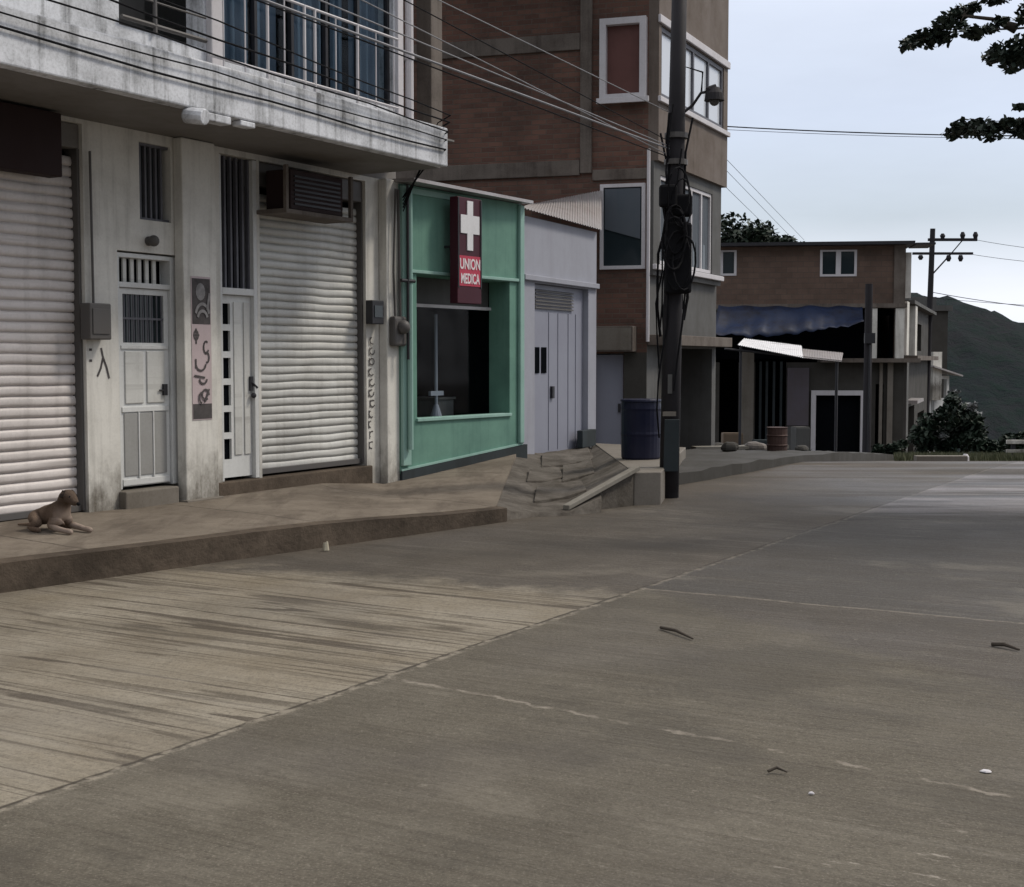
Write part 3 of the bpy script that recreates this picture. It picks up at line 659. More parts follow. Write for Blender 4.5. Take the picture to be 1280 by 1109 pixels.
m = MB(); m.box(-.13, .13, .0, .10, .02, .38); m.build('box_body', M['grey'], r, bevel=.03); MB().ball((0, -.13, .25), .085, 14, 9).build('dial', M['grey'], r, smooth=True)
MB().tube([(.05, -.05, .38), (.03, -.05, 1.2), (.0, -.06, 1.9)], .018, 7).tube([(-.06, -.05, .38), (-.09, -.05, .9), (-.05, -.06, 1.9)], .014, 7).build('conduit', M['grey'], r)

def strokes(parent, name, mat, lines, y, wd=.012):
    m = MB()
    for L_ in lines:
        for (x0, z0), (x1, z1) in zip(L_, L_[1:]):
            dx, dz = x1-x0, z1-z0; l = hypot(dx, dz) or 1; nx_, nz_ = -dz/l*wd/2, dx/l*wd/2; ex, ez = dx/l*wd*.3, dz/l*wd*.3
            m.hexa([(x0+nx_-ex, y, z0+nz_-ez), (x1+nx_+ex, y, z1+nz_+ez), (x1-nx_+ex, y, z1-nz_+ez), (x0-nx_-ex, y, z0-nz_-ez)],
                   [(x0+nx_-ex, y-.001, z0+nz_-ez), (x1+nx_+ex, y-.001, z1+nz_+ez), (x1-nx_+ex, y-.001, z1-nz_+ez), (x0-nx_-ex, y-.001, z0-nz_-ez)])
            y -= .00013
    return m.build(name, mat, parent)
def arc(cx, cz, rx, rz, a0, a1, n=10): return [(cx+rx*cos(R(a0+(a1-a0)*k/n)), cz+rz*sin(R(a0+(a1-a0)*k/n))) for k in range(n+1)]
# poster strip on the pillar
r = mount('poster', FA, (p1a+p1b)/2+.01, .1225, 1.0, 'faded pink poster strip with a dark portrait on the pillar between the doors', 'poster')
M['paper'] = paint('faded_paper', (.52, .43, .44, 1), dirt=(.33, .28, .27, 1), amt=.5, streak=.6)
M['ink'] = plain('faded_ink', (.10, .09, .09, 1), .8, var=.5)
M['inkl'] = plain('grey_ink', (.33, .32, .32, 1), .8, var=.5)
MB().box(-.15, .13, 0, .003, .0, 1.42).build('sheet', M['paper'], r)
MB().box(-.14, .12, .0035, .005, .95, 1.40).build('portrait_print', M['ink'], r)
strokes(r, 'portrait_shape', M['inkl'], [arc(-.02, 1.27, .05, .07, 0, 360, 16), arc(-.02, 1.27, .03, .045, 0, 360, 12), arc(-.02, 1.27, .012, .02, 0, 360, 8), arc(0, 1.02, .10, .13, 20, 160, 12), arc(.0, 1.0, .07, .08, 20, 160, 12), [(.07, 1.1), (.1, 1.25)]], -.0055, .03)
strokes(r, 'lettering', M['ink'], [arc(-.09, .84, .03, .045, 0, 360), [(-.12, .84), (-.05, .84)], [(-.09, .9), (-.09, .76)], arc(.05, .72, .035, .06, 60, 330), arc(.06, .62, .03, .05, -100, 120), [(-.1, .60), (-.1, .52)],
     arc(-.03, .56, .07, .07, 200, 350), [(-.12, .44), (.02, .42)], arc(.0, .40, .05, .04, 180, 360), arc(.03, .25, .05, .05, 0, 300), [(.08, .3), (.02, .18)], arc(-.03, .22, .03, .05, 90, 270)], -.004, .02)
MB().box(-.145, .125, .0035, .005, .01, .16).build('dark_band', M['ink'], r)
r = mount('graffiti', FA, 1.1, .001, 1.4, 'small dark painted marks on the white wall under the left meter box', 'graffiti')
strokes(r, 'paint_marks', M['ink'], [[(-.06, .29), (-.04, .29)], [(-.06, .19), (-.04, .19)], [(.08, .30), (.10, .22), (.07, .12), (.03, .05)], [(.10, .22), (.14, .13), (.17, .03)]], -.001, .022)
r = mount('graffiti', FA, 5.46, .001, .5, 'column of blurred black hand lettering down the pillar edge beside the second shutter', 'graffiti')
L_ = []
random.seed(3)
for k in range(11):
    z = .03+k*.125; x = random.uniform(-.015, .02)
    L_ += [[(x-.05, z), (x-.05, z+.085)], arc(x, z+.045, .05, .04, random.uniform(0, 120), random.uniform(200, 400), 8)]
strokes(r, 'lettering', M['ink'], L_, -.001, .014)

# ------------------------------------------------------------------ green first-aid shop
G = froot('green_shop', FG, 'small green painted shop with a wide dark recessed window and dark plinth', 'shop')
gl_, gr_ = -.02, FG.L
ob = FG.u(637, 0); oa, oz0, oz1 = FG.u(521, 0), .86, 2.65
RD_ = .33
while FG.u(612, -RD_) < ob: RD_ += .01
MB().wall(gl_, gr_, .20, 3.72, 0, RD_, [(oa, ob, oz0, oz1)]).build('wall', M['green'], G)
MB().box(gl_, gl_+.15, -5, -.202, -.2, 3.7).box(gr_-.15, gr_, -5, -.202, -.2, 3.7).box(gl_+.15, gr_-.15, -5, -4.9, -.2, 3.7).build('side_wall', M['green'], G)
m = MB(); m.hexa([(gl_, -.03, -.3), (gr_+.1, -.03, -.3), (gr_+.1, .2, -.3), (gl_, .2, -.3)], [(gl_, -.03, .235), (gr_+.1, -.03, .425), (gr_+.1, .2, .425), (gl_, .2, .235)]); m.build('plinth', M['plinth'], G)
m = MB(); m.hexa([(gl_, -.025, .237), (gr_, -.025, .425), (gr_, .0, .425), (gl_, .0, .237)], [(gl_, -.025, .262), (gr_, -.025, .45), (gr_, .0, .45), (gl_, .0, .262)]); m.build('trim', M['greentrim'], G)
MB().box(gl_, .14, .003, .05, .3, 3.7).build('pilaster', M['greentrim'], G, bevel=.01); MB().box(gr_-.10, gr_, .003, .05, .45, 3.7).build('pilaster', M['greentrim'], G, bevel=.01)
MB().box(oa-.02, ob+.02, -.12, .03, oz0-.03, oz0+.012).build('window_sill', M['greentrim'], G, bevel=.006)
MB().box(.15, gr_-.11, .003, .035, 2.66, 2.70).build('trim', M['greentrim'], G, bevel=.006)
MB().box(.15, .60+.5, .003, .02, 3.62, 3.69).build('trim', M['greentrim'], G)
# recess and dark shop interior
D0 = -RD_-.005
IR = gr_-.16
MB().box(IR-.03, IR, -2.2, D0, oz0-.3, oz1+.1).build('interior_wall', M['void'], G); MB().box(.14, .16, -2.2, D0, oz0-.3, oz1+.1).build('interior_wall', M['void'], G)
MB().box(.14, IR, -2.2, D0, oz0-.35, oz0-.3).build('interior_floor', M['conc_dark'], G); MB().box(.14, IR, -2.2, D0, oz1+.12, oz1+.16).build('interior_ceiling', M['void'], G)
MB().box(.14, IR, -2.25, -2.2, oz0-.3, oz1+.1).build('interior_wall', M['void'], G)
w_ = MB().box(oa, ob, D0-.04, D0+.04, 2.27, 2.31).box(oa, oa+.02, D0-.02, D0+.02, oz0, 2.27).build('window', M['whitewin'], G)
MB().quad((oa+.02, -D0, oz0), (ob, -D0, oz0), (ob, -D0, 2.27), (oa+.02, -D0, 2.27)).build('window_pane', M['clear'], w_)
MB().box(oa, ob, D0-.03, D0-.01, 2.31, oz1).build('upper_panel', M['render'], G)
m = MB(); m.hexa([(-.1, -.30, 3.72), (gr_+.05, -.16, 3.725), (gr_+.05, 5, 3.9), (-.1, 5, 3.9)], [(-.1, -.30, 3.76), (gr_+.05, -.16, 3.765), (gr_+.05, 5, 3.94), (-.1, 5, 3.94)]); m.build('roof', M['tin'], G)
MB().tube([(.07, -.09, .5), (.07, -.09, 3.66)], .035, 10).build('downpipe', M['greentrim'], G)
MB().tube([(-.14, -.12, 2.55), (.12, -.12, 2.55)], .022, 8).tube([(-.02, -.13, 1.6), (-.02, -.13, 3.7)], .016, 8).build('conduit', M['dark'], G)
# things in the window
r = mount('display_stand', FG, FG.u(545, -.6), -.6, .78, 'thin pale display stand behind the shop window glass', 'stand')
MB().tube([(0, 0, 0), (0, 0, 1.42)], .022, 10).build('pole', M['lilac'], r); MB().tube([(0, 0, 0), (0, 0, .22)], [.10, .03], 12).build('base', M['lilac'], r)
MB().box(-.14, .14, -.02, .02, .34, .40).build('shelf', M['lilac'], r)
r = mount('counter', FG, FG.u(532, -.9), -.9, .72, 'low grey glass counter in the left of the shop window', 'counter')
MB().box(-.12, .30, -.2, .25, 0, .34).build('body', M['render'], r, bevel=.01); MB().box(-.14, .32, -.22, .27, .342, .37).build('top', M['grey'], r)
# sign
r = mount('shop_sign', FG, FG.u(587, .26, 300), .20, FG.uz(587, 360, .26)[1], 'red hanging sign with a white cross on the green shop', 'sign')
M['sred'] = paint('sign_red', (.062, .012, .022, 1), amt=.3, dirt=(.04, .012, .02, 1), rough=.5)
M['sred2'] = paint('sign_bright_red', (.48, .05, .09, 1), amt=.15, dirt=(.2, .03, .05, 1), rough=.5)
M['swhite'] = paint('sign_white', (.74, .74, .76, 1), amt=.15, rough=.5)
MB().box(-.26, .26, -.06, .06, -.20, 1.13).build('board', M['sred'], r, bevel=.008)
MB().box(-.255, -.23, .0605, .07, 0, 1.12).box(.23, .255, .0605, .07, 0, 1.12).build('edge_trim', M['dark'], r)
MB().box(-.225, .225, .0605, .066, .02, .40).build('text_panel', M['sred2'], r)
m = MB(); m.box(-.062, .062, .0605, .072, .47, 1.09).box(-.20, -.0625, .0605, .072, .68, .91).box(.0625, .20, .0605, .072, .68, .91); m.build('cross', M['swhite'], r)
MB().box(-.2, -.17, -.195, -.061, .5, .53).box(.17, .2, -.195, -.061, .5, .53).build('bracket', M['dark'], r)
def text(s_, parent, x, y, z, size, mat, name, sx=1.):
    c = bpy.data.curves.new(name, 'FONT'); c.body = s_; c.size = size; c.extrude = .002; c.align_x = 'CENTER'; c.offset = .004
    o = bpy.data.objects.new(name, c); COL.objects.link(o); o.rotation_euler = (R(90), 0, 0)
    dg = bpy.context.evaluated_depsgraph_get(); me = bpy.data.meshes.new_from_object(o.evaluated_get(dg)); bpy.data.objects.remove(o)
    me.materials.clear(); me.materials.append(mat)
    o = bpy.data.objects.new(name, me); COL.objects.link(o); o.parent = parent; o.location = (x, y, z); o.rotation_euler = (R(90), 0, 0); o.scale = (sx, 1, 1); return o
M['sletter'] = plain('sign_letters', (.80, .72, .74, 1), .5, var=.1)
text('UNION', r, 0, -.069, .235, .185, M['sletter'], 'lettering', .72)
text('MEDICA', r, 0, -.069, .055, .175, M['sletter'], 'lettering', .63)

# ------------------------------------------------------------------ pale lilac house
Lh = froot('lilac_house', FL, 'narrow pale lilac single storey house with one metal door and slanting tin roof', 'house')
MB().wall(-.02, 2.86, -.1, 3.62, 0, .2, [(.45, 2.52, .20, 2.70)]).build('wall', M['lilac'], Lh)
MB().box(-.0, 2.86, .003, .06, 2.72, 2.80).build('door_lintel', M['lilac'], Lh, bevel=.01)
dr = MB().box(.455, 2.515, -.14, -.09, .205, 2.695).build('door', M['lilacdoor'], Lh, bevel=.006)
m = MB()
for k in range(6): m.hexa([(.62, .09, 2.36+k*.05), (2.06, .09, 2.36+k*.05), (2.06, .06, 2.345+k*.05), (.62, .06, 2.345+k*.05)][::-1], [(.62, .09, 2.375+k*.05), (2.06, .09, 2.375+k*.05), (2.06, .06, 2.36+k*.05), (.62, .06, 2.36+k*.05)][::-1])
m.build('louvre', M['grey'], dr)
MB().box(.62, .80, -.088, -.078, 1.40, 1.78).box(.88, 1.06, -.088, -.078, 1.40, 1.78).build('window_pane', M['void'], dr)
MB().box(1.22, 1.30, -.089, -.05, 1.02, 1.20).build('door_handle', M['dark'], dr)
m = MB()
for x in (.47, 1.15, 1.5, 1.9, 2.2): m.box(x, x+.018, -.0895, -.08, .25, 2.3)
m.build('door_seam', M['lilacdoor'], dr)
MB().box(2.05, 2.62, .003, .10, .23, .50).build('wall_box', M['plinth'], Lh, bevel=.01)
MB().box(-.02, .16, -5, -.202, -.1, 3.6).build('side_wall', M['lilac'], Lh); MB().box(2.70, 2.86, -1.0, -.202, -.1, 3.6).build('side_wall', M['lilac'], Lh)
def corr(name, p00, p10, p01, p11, mat, parent, n=26, amp=.018, th=.006):   # corrugated sheet, ridges run from edge 0 to edge 1
    v = []; f = []; k = n*6
    for i in range(k+1):
        t = i/k; h = amp*sin(2*pi*n*t)
        a0 = Vector(p00).lerp(Vector(p10), t); a1 = Vector(p01).lerp(Vector(p11), t)
        for p in (a0, a1): v += [(p.x, p.y, p.z+h), (p.x, p.y, p.z+h-th)]
    for i in range(k):
        q = 4*i; r_ = q+4
        f += [(q, r_, r_+2, q+2), (q+1, q+3, r_+3, r_+1), (q, q+1, r_+1, r_), (q+2, r_+2, r_+3, q+3)]
    f += [(0, 2, 3, 1), (4*k, 4*k+1, 4*k+3, 4*k+2)]
    return raw(name, v, f, mat, parent, smooth=False)
def loc(F, px, py, Y):          # facade-frame coordinates of a surveyed point
    x, y, z = dp(px, py, Y); dx, dy = x-F.P[0], y-F.P[1]
    return (dx*F.d[0]+dy*F.d[1], -(dx*F.n[0]+dy*F.n[1]), z)
corr('roof', loc(FL, 652, 259, 18.9), loc(FL, 752, 287, 21.7), loc(FL, 664, 255, 23.5), loc(FL, 752, 238, 23.15), M['tin'], Lh, 30, .008)

# ------------------------------------------------------------------ three storey brick building
B = froot('brick_building', FS, 'three storey red brick building with white framed corner windows behind the utility pole', 'building')
b_ = lambda px, py=300, w=0: FS.uz(px, py, w)
LS = FS.L; m = MB()
MB().wall(-2.2, LS-.001, -.6, 9.4, 0, .2, [(FS.u(752), FS.u(803), 3.17, 4.5), (FS.u(752), FS.u(806), 5.98, 7.2), (2.80, 3.32, -.25, 1.70)]).build('wall', M['brick'], B)
MB().box(2.56, 2.76, .003, .06, 4.75, 9.4).build('column', M['beam'], B, bevel=.01)
MB().box(-2.2, 2.55, .003, .05, 6.82, 7.10).box(-2.2, 2.55, .003, .05, 4.72, 4.98).box(2.77, LS+.02, .003, .04, 4.62, 4.80).build('beam', M['beam'], B, bevel=.01)
# front face in its own frame, still a part of the building
Bi = Matrix.Translation((FS.P[0], FS.P[1], 0)) @ Matrix.Rotation(FS.ang, 4, 'Z'); Bi.invert()
def inB(o):
    o.matrix_parent_inverse = Matrix.Identity(4)
    o.matrix_basis = Bi @ (Matrix.Translation((FF.P[0], FF.P[1], 0)) @ Matrix.Rotation(FF.ang, 4, 'Z')); return o
fu = lambda px, w=0, py=300: FF.u(px, w, py)
E1, E2, E3 = fu(896), fu(901, .1), fu(908, .18)
inB(MB().wall(.0, E1, -1.4, 3.02, 0, .25, [(.55, 1.5, -1.4, 1.85), (1.75, E1-.25, -1.4, 1.8)]).build('front_wall', M['render'], B))
inB(MB().wall(.0, E2, 3.02, 4.92, .1, .22, [(.35, fu(890, .1), 3.22, 4.72)]).build('front_wall', M['render'], B))
M['brownr'] = paint('brown_render', (.17, .14, .12, 1), amt=.6, dirt=(.08, .06, .045, 1), fine=.25)
inB(MB().wall(.0, E3, 4.92, 9.5, .18, .22, [(.12, fu(903, .18), 5.98, 7.15)]).build('front_wall', M['brownr'], B))
inB(MB().box(.0, E1+.1, .003, .30, 1.84, 2.02).build('ledge', M['beam'], B, bevel=.01))
inB(MB().box(-.04, E2+.02, .103, .17, 3.11, 3.2).build('window_sill', M['whitewin'], B, bevel=.01))
inB(MB().box(-.06, E3+.01, .183, .24, 5.88, 5.97).box(-.06, E3+.01, .183, .23, 7.17, 7.30).build('window_sill', M['whitewin'], B, bevel=.01))
for bx_ in ((E1-.25, E1, -4, -.252, -1.4, 3.0), (E2-.22, E2, -4, -.13, 3.03, 4.9), (E3-.22, E3, -4, -.05, 4.93, 9.5)): inB(MB().box(*bx_).build('side_wall', M['render'], B))
inB(MB().box(-3, E3+.05, -4.2, .14, 9.5, 9.7).box(.2, E3-.3, -4, -.2, 4.75, 4.9).box(.2, E1-.3, -4, -.3, 2.85, 3.0).build('floor_slab', M['beam'], B))
def fwin(u0, u1, z0, z1, w, cols, mat, fr=.05):
    holes = []; cw = (u1-u0)/cols
    for k in range(cols): holes.append((u0+k*cw+fr*(1. if k == 0 else .5), u0+(k+1)*cw-fr*(1. if k == cols-1 else .5), z0+fr, z1-fr))
    fo = inB(MB().wall(u0, u1, z0, z1, w, .07, holes).build('window', M['whitewin'] if mat != 'skyglass' else M['bars'], B))
    for h in holes: MB().box(h[0], h[1], w-.05, w-.04, h[2], h[3]).build('window_pane', M[mat], fo)
    return fo
fwin(.125, fu(903, .18)-.005, 5.985, 7.145, .16, 4, 'skyglass', .07)
fwin(.355, fu(890, .1)-.005, 3.225, 4.715, .08, 5, 'glass', .06)
m = MB()     # curtains in the second floor windows
v = []; f = []; K = 220; c0, c1 = .5, fu(888, .1)
for i in range(K+1):
    u = c0+(c1-c0)*i/K; w = .035+.004*sin(u*60); v += [(u, -w-.01, 3.3 if (u*1.7) % 1 > .3 else 3.75), (u, -w-.01, 4.64)]
f = [(2*i, 2*i+2, 2*i+3, 2*i+1) for i in range(K)]
M['pcurt'] = paint('curtain_and_reflection_grey', (.10, .115, .135, 1), amt=.4, streak=1.2, dirt=(.08, .1, .12, 1))
inB(raw('curtain', v, f, M['pcurt'], B))
inB(MB().box(0, E1, -2.2, -2.1, -1.4, 3).build('inner_wall', M['void'], B))
inB(MB().box(1.72, 1.76+.0, -.2, -.1, -1.4, 1.8).box(.55, 1.5, -.22, -.16, -1.4, 1.85).build('roller_shutter', M['conc_dark'], B))
# corner windows on the side wall
for (x0, x1, z0, z1, pw, mt) in ((FS.u(750), FS.u(807), 5.92, 7.28, .14, 'maroonpane'), (FS.u(750), FS.u(806), 3.12, 4.55, .06, 'glass')):
    fr = .11 if pw > .1 else .06
    M.setdefault('maroonpane', paint('maroon_pane', (.14, .062, .054, 1), amt=.4, dirt=(.06, .035, .03, 1), rough=.6))
    if pw > .1: wo_ = MB().wall(x0, x1, z0, z1, pw, pw+.05, [(x0+fr, x1-fr*1.0, z0+fr, z1-fr)]).build('window', M['whitewin'], B, bevel=.006)
    else: wo_ = MB().wall(x0, x1, z0, z1, pw, pw+.05, [(x0+fr, x1-fr, z0+fr, z1-fr)]).build('window', M['whitewin'], B, bevel=.004)
    MB().box(x0+fr-.01, x1-fr+.01, .0, .02, z0+fr-.01, z1-fr+.01).build('window_pane', M[mt], wo_)
    if pw > .1: MB().box(x0-.04, x1+.06, pw+.002, pw+.05, z0-.05, z0+.04).build('window_sill', M['whitewin'], wo_, bevel=.005)
xa, xb = FS.u(756), FS.u(800)
m = MB(); m.hexa([(xa, -.045, 3.80), (xb, -.045, 3.62), (xb, -.035, 3.62), (xa, -.035, 3.80)], [(xa, -.045, 4.47), (xb, -.045, 4.47), (xb, -.035, 4.47), (xa, -.035, 4.47)]); m.build('window_reflection', M['pcurt'], B)  # bluish grey window reflection painted as a slanted pane
dr = MB().box(2.82, 3.30, -.12, -.06, -.25, 1.68).build('door', M['lilacdoor'], B); MB().box(3.22, 3.26, -.058, -.03, .7, .85).build('door_handle', M['dark'], dr)
MB().box(3.33, LS-.0, .003, .03, -.4, 1.72).build('ground_render', M['conc_dark'], B)
MB().tube([(LS+.03, -.1, 1.9), (LS+.03, -.1, 5.1)], .03, 8).build('downpipe', M['whitewin'], B)
r = mount('awning_box', FS, (FS.u(745)+FS.u(795))/2, .004, 1.73, 'beige boxed shop board over the side door of the brick building', 'sign board')
MB().box(-.36, .36, 0, .32, 0, .43).build('box_body', M['beam'], r, bevel=.01); MB().box(-.33, .33, .321, .33, .03, .40).build('face', M['whitewin'] if False else M['conc'], r)
# ------------------------------------------------------------------ utility pole, lamp, cables
PX, PY = gp(836, 622)
PL = empty('utility_pole', (PX, PY, 0), 0, 'tall dark utility pole wrapped in cables in front of the brick building', 'utility pole')
top = dp(849, -60, PY+.1); lean = (top[0]-PX)/top[2]
pz = lambda z, dx=0, dy=0: (lean*z+dx, dy, z)
MB().tube([pz(-.3), pz(2), pz(4.5), pz(6.6)], [.115, .11, .095, .078], 16).build('shaft', M['pole'], PL, smooth=True)
random.seed(11)
m = MB()
for k in range(9):                          # slack coils and risers tied to the shaft
    a0 = random.uniform(0, 6.28); z0 = random.uniform(.6, 2.2); z1 = random.uniform(3.0, 4.6); pts = []
    for q in range(9):
        t = q/8; z = z0+(z1-z0)*t; rr = .13+.05*sin(t*pi*random.uniform(1, 3))+random.uniform(0, .03)
        pts.append(pz(z, rr*cos(a0+t*1.5), rr*sin(a0+t*1.5)))
    m.tube(pts, random.uniform(.010, .02), 6)
m.build('riser_cables', M['cable'], PL)
m = MB()
for k in range(7):
    c = random.uniform(2.5, 3.6); cx = random.uniform(-.06, .10); rr = random.uniform(.10, .22); pts = []
    for q in range(17):
        t = 2*pi*q/16; pts.append(pz(c+rr*1.7*sin(t), cx+rr*.72*cos(t), -.26-.006*k+.05*sin(t*2+k)))
    m.tube(pts, random.choice((.009, .012, .016)), 6, cap=False)
m.build('cable_coils', M['cable'], PL)
m = MB(); m.cbox(pz(2.75, .03, -.14), .30, .18, .8); m.cbox(pz(3.35, .06, -.1), .24, .16, .25); m.cbox(pz(3.45, -.10, -.17), .2, .14, .25); m.build('junction_box', M['cable'], PL, bevel=.03)
MB().cbox(pz(1.32, -.03, -.135), .05, .015, .22).build('number_plate', M['render'], PL)
m = MB()
for z in (4.15, 3.85): m.tube([pz(z-.03), pz(z+.03)], [.135, .135], 14)
m.build('clamp', M['grey'], PL)
# lamp arm to the right
m = MB(); la = dp(893, 116, PY-.1); lx, lz = la[0]-PX, la[2]
m.tube([pz(lz-.20, .08), pz(lz-.12, .18), (lx-.15, -.08, lz+.0), (lx, -.1, lz+.03)], .017, 8); m.build('lamp_arm', M['pole'], PL)
m = MB(); m.tube([(lx-.08, -.1, lz-.07), (lx-.06, -.1, lz+.03), (lx+.02, -.1, lz+.05)], [.03, .05, .05], 10); m.tube([(lx, -.1, lz-.09), (lx, -.1, lz-.01), (lx, -.1, lz+.06)], [.115, .10, .05], 16)
lh = m.build('lamp_head', M['pole'], PL, smooth=False); MB().ball((lx, -.1, lz-.09), .06, 10, 6).build('bulb_glass', M['grey'], lh, smooth=True)
m = MB()
m.tube([pz(4.55, .08), (lx-.35, .05, 5.0-.05*1), (lx-.12, .0, lz+.25), (lx-.14, -.05, lz+.02)], .012, 6); m.build('lamp_cable', M['cable'], PL)

def cable(name, label, pts, r, mat, sag=.0, n=14, group='overhead cables', cat='cable'):
    P = [Vector(p) for p in pts]; out = []
    for a, c in zip(P, P[1:]):
        for k in range(n):
            t = k/n; q = a.lerp(c, t); q.z -= sag*4*t*(1-t); out.append(q)
    out.append(P[-1]); o = MB().tube(out, r, 6).build(name, mat, off=tuple(P[0])); return tag(o, label, cat, group)
def back(px1, py1, px2, py2, Y1, dist):           # a cable from the pole that passes two surveyed sight lines, parallel to the white building
    pass
D2 = Vector((-FA.d[0], -FA.d[1], 0))
top_of = lambda z: Vector((PX+lean*z, PY, z))
cabs = [  # (pixel, pixel, radius, material, label)
 ((330, 0), (575, 90), .010, 'cablel', 'thick pale twisted cable crossing in front of the balcony railing'),
 ((375, -10), (600, 84), .006, 'cablel', 'thin grey cable just above the thick pale one over the balcony'),
 ((452, 0), (640, 95), .005, 'cablel', 'thin pale cable ending low over the red brick wall'),
 ((490, -8), (655, 80), .005, 'cable', 'thin dark cable crossing the red brick side wall'),
 ((548, 0), (700, 74), .005, 'cablel', 'topmost pale cable in front of the red brick wall'),
 ((250, 0), (560, 112), .006, 'cable', 'black cable below the thick pale one crossing the balcony railing')]
for i, (pa, pb, rad, mt, lab) in enumerate(cabs):
    # plane through the eye and both sight lines, met with a line running parallel to the facade from the pole
    ra, rb = Vector(ray(*pa)), Vector(ray(*pb)); nrm = ra.cross(rb)
    # height at the pole where the sight plane crosses it
    z = CAMZ - (nrm.x*PX+nrm.y*PY)/nrm.z
    z = max(min(z, 5.6), 3.9); A0 = Vector((PX, PY, z)); t = 3.3+.12*i
    d = D2.copy(); rt = rb; # direction in the sight plane with the facade's heading
    dz = -(nrm.x*d.x+nrm.y*d.y)/nrm.z; d.z = dz
    E = A0 + d*13
    cable('cable', lab, [tuple(E), tuple(A0)], rad, M[mt], sag=0.0)
# black cables draped along the balcony slab
random.seed(5)
for i, (za_, zb_, w, rad, lab) in enumerate(((4.06, 3.95, 1.285, .010, 'lowest black cable stapled along the balcony slab'), (4.18, 4.06, 1.30, .007, 'middle black cable stapled along the balcony slab'), (4.42, 4.16, 1.32, .008, 'black cable sagging along the top edge of the balcony slab'), (4.62, 4.25, 1.34, .009, 'black cable crossing just over the balcony slab edge'), (4.85, 4.32, 1.35, .007, 'thin cable crossing the upper wall above the balcony slab'))):
    pts = []
    for k in range(13):
        t = k/12; x, y = FA.xy(-4+9.1*t, w); pts.append((x, y, za_+(zb_-za_)*t - .03*abs(sin(t*9+i))))
    pts.append((*FA.xy(5.23, w-.25), pts[-1][2]-.04)); pts.append((*FA.xy(5.98, .05), 3.5-.06*i)); cable('wall_cable', lab, pts, rad, M['cable'], n=3, group='cables along the balcony')
# far wires in the sky
def wire(lab, p, q, rad=.02, sag=0): cable('wire', lab, [dp(*p), dp(*q)], rad, M['cable'], sag=sag, group='wires against the sky', cat='wire')
wire('long level wire crossing the sky right of the brick building', (905, 158, 27), (1400, 170, 24), .012, .06)
wire('thin faint level wire just under the long one in the sky', (905, 162, 27), (1400, 174, 25), .005, .05)
wire('upper of the thin slanting wires falling to the far brown house', (905, 196, 40), (1005, 300, 62), .007)
wire('middle of the thin slanting wires falling to the far brown house', (900, 205, 40), (992, 300, 62), .007)
wire('lower of the thin slanting wires falling to the far brown house', (895, 222, 40), (975, 300, 62), .007)
wire('upper wire leaving the crossarms of the far pole', (1220, 300, 68), (1500, 318, 60), .012, .3)
wire('middle wire leaving the crossarms of the far pole', (1214, 318, 68), (1500, 330, 60), .012, .3)
wire('low wire running over the hill crest', (1163, 365, 68), (1500, 395, 60), .018, .3)
wire('lower faint wire above the hill crest', (1163, 372, 68), (1500, 385, 60), .012, .2)

# ------------------------------------------------------------------ blue bin, board, things on the pavement
bx, by, _ = dp(801, 560, 17.4)
r = empty('blue_bin', (bx, by, .325), R(14), 'dull dark blue plastic barrel bin standing beside the utility pole', 'bin')
m = MB(); m.tube([(0, 0, 0), (0, 0, .03), (0, 0, .3), (0, 0, .33), (0, 0, .36), (0, 0, .62), (0, 0, .65), (0, 0, .74)], [.235, .25, .257, .262, .257, .257, .262, .25], 26); m.build('body', M['blue'], r, smooth=False, bevel=.004)
MB().tube([(0, 0, .741), (0, 0, .77)], [.27, .26], 26).build('lid', M['blue'], r, bevel=.006)
r = empty('metal_sheet', (PX+.02, PY-.25, 0), R(5), 'dark green grey sheet leaning on the foot of the utility pole', 'sheet')
MB().cbox((-.02, 0.02, .62), .17, .02, .60, 0, R(5)).build('panel', M['plinth'], r, bevel=.004); MB().cbox((-.04, .05, .98), .15, .03, .05).build('rim', M['conc'], r)
p0, p1 = Vector((A_[0]-.04, A_[1]-.03, .09)), Vector((M_[0]+.04, M_[1]+.01, .44)); 
bd = MB(); dd = (p1-p0).normalized(); sx_ = dd.cross(Vector((0, 0, 1))).normalized()*.045; up_ = Vector((0, 0, .05))
bd.hexa([p0-sx_-up_, p0+sx_-up_, p1+sx_-up_, p1-sx_-up_], [p0-sx_, p0+sx_, p1+sx_, p1-sx_]); M['wood'] = paint('weathered_board', (.24, .225, .195, 1), amt=.4)
tag(bd.build('wooden_plank', M['wood'], off=tuple(p0), bevel=.006), 'long pale weathered plank laid slanting up the side of the ramp', 'plank')
def rock(c, r_, lab, mat, sq=(1, .8, .6), seed=0):
    m = MB().ball((0, 0, 0), r_, 12, 8, sq); m.v = [tuple(Vector(p)*(1+.35*mnoise.noise(Vector(p)/r_*1.1+Vector((seed, 0, 0))))) for p in m.v]
    o = m.build('rock', mat, smooth=False); o.location = c; return tag(o, lab, 'rock', 'rocks on the far pavement')
M['rock'] = paint('rock', (.20, .18, .17, 1), amt=.5, fine=.4)
for i, (px, py, Y, s_, lab) in enumerate(((899, 575, 27, .2, 'dark squat stone, first one right of the brick building'), (934, 573, 28, .17, 'small dark stone left of the rusty drum'), (946, 577, 26, .22, 'pale rough stone against the rusty drum'), (912, 581, 24.5, .16, 'low flat stone near the pavement edge'), (1003, 571, 30, .15, 'lone small stone right of the rusty drum'))):
    c = dp(px, py, Y); rock((c[0], c[1], gh(Y)+.26), s_, lab, M['rock'] if i == 2 else M['conc_dark'], seed=i*3.1)
c = dp(971, 583, 25.5); r = empty('rusty_drum', (c[0], c[1], gh(25.5)+.17), 0, 'rusty brown metal drum standing on the far pavement', 'drum')
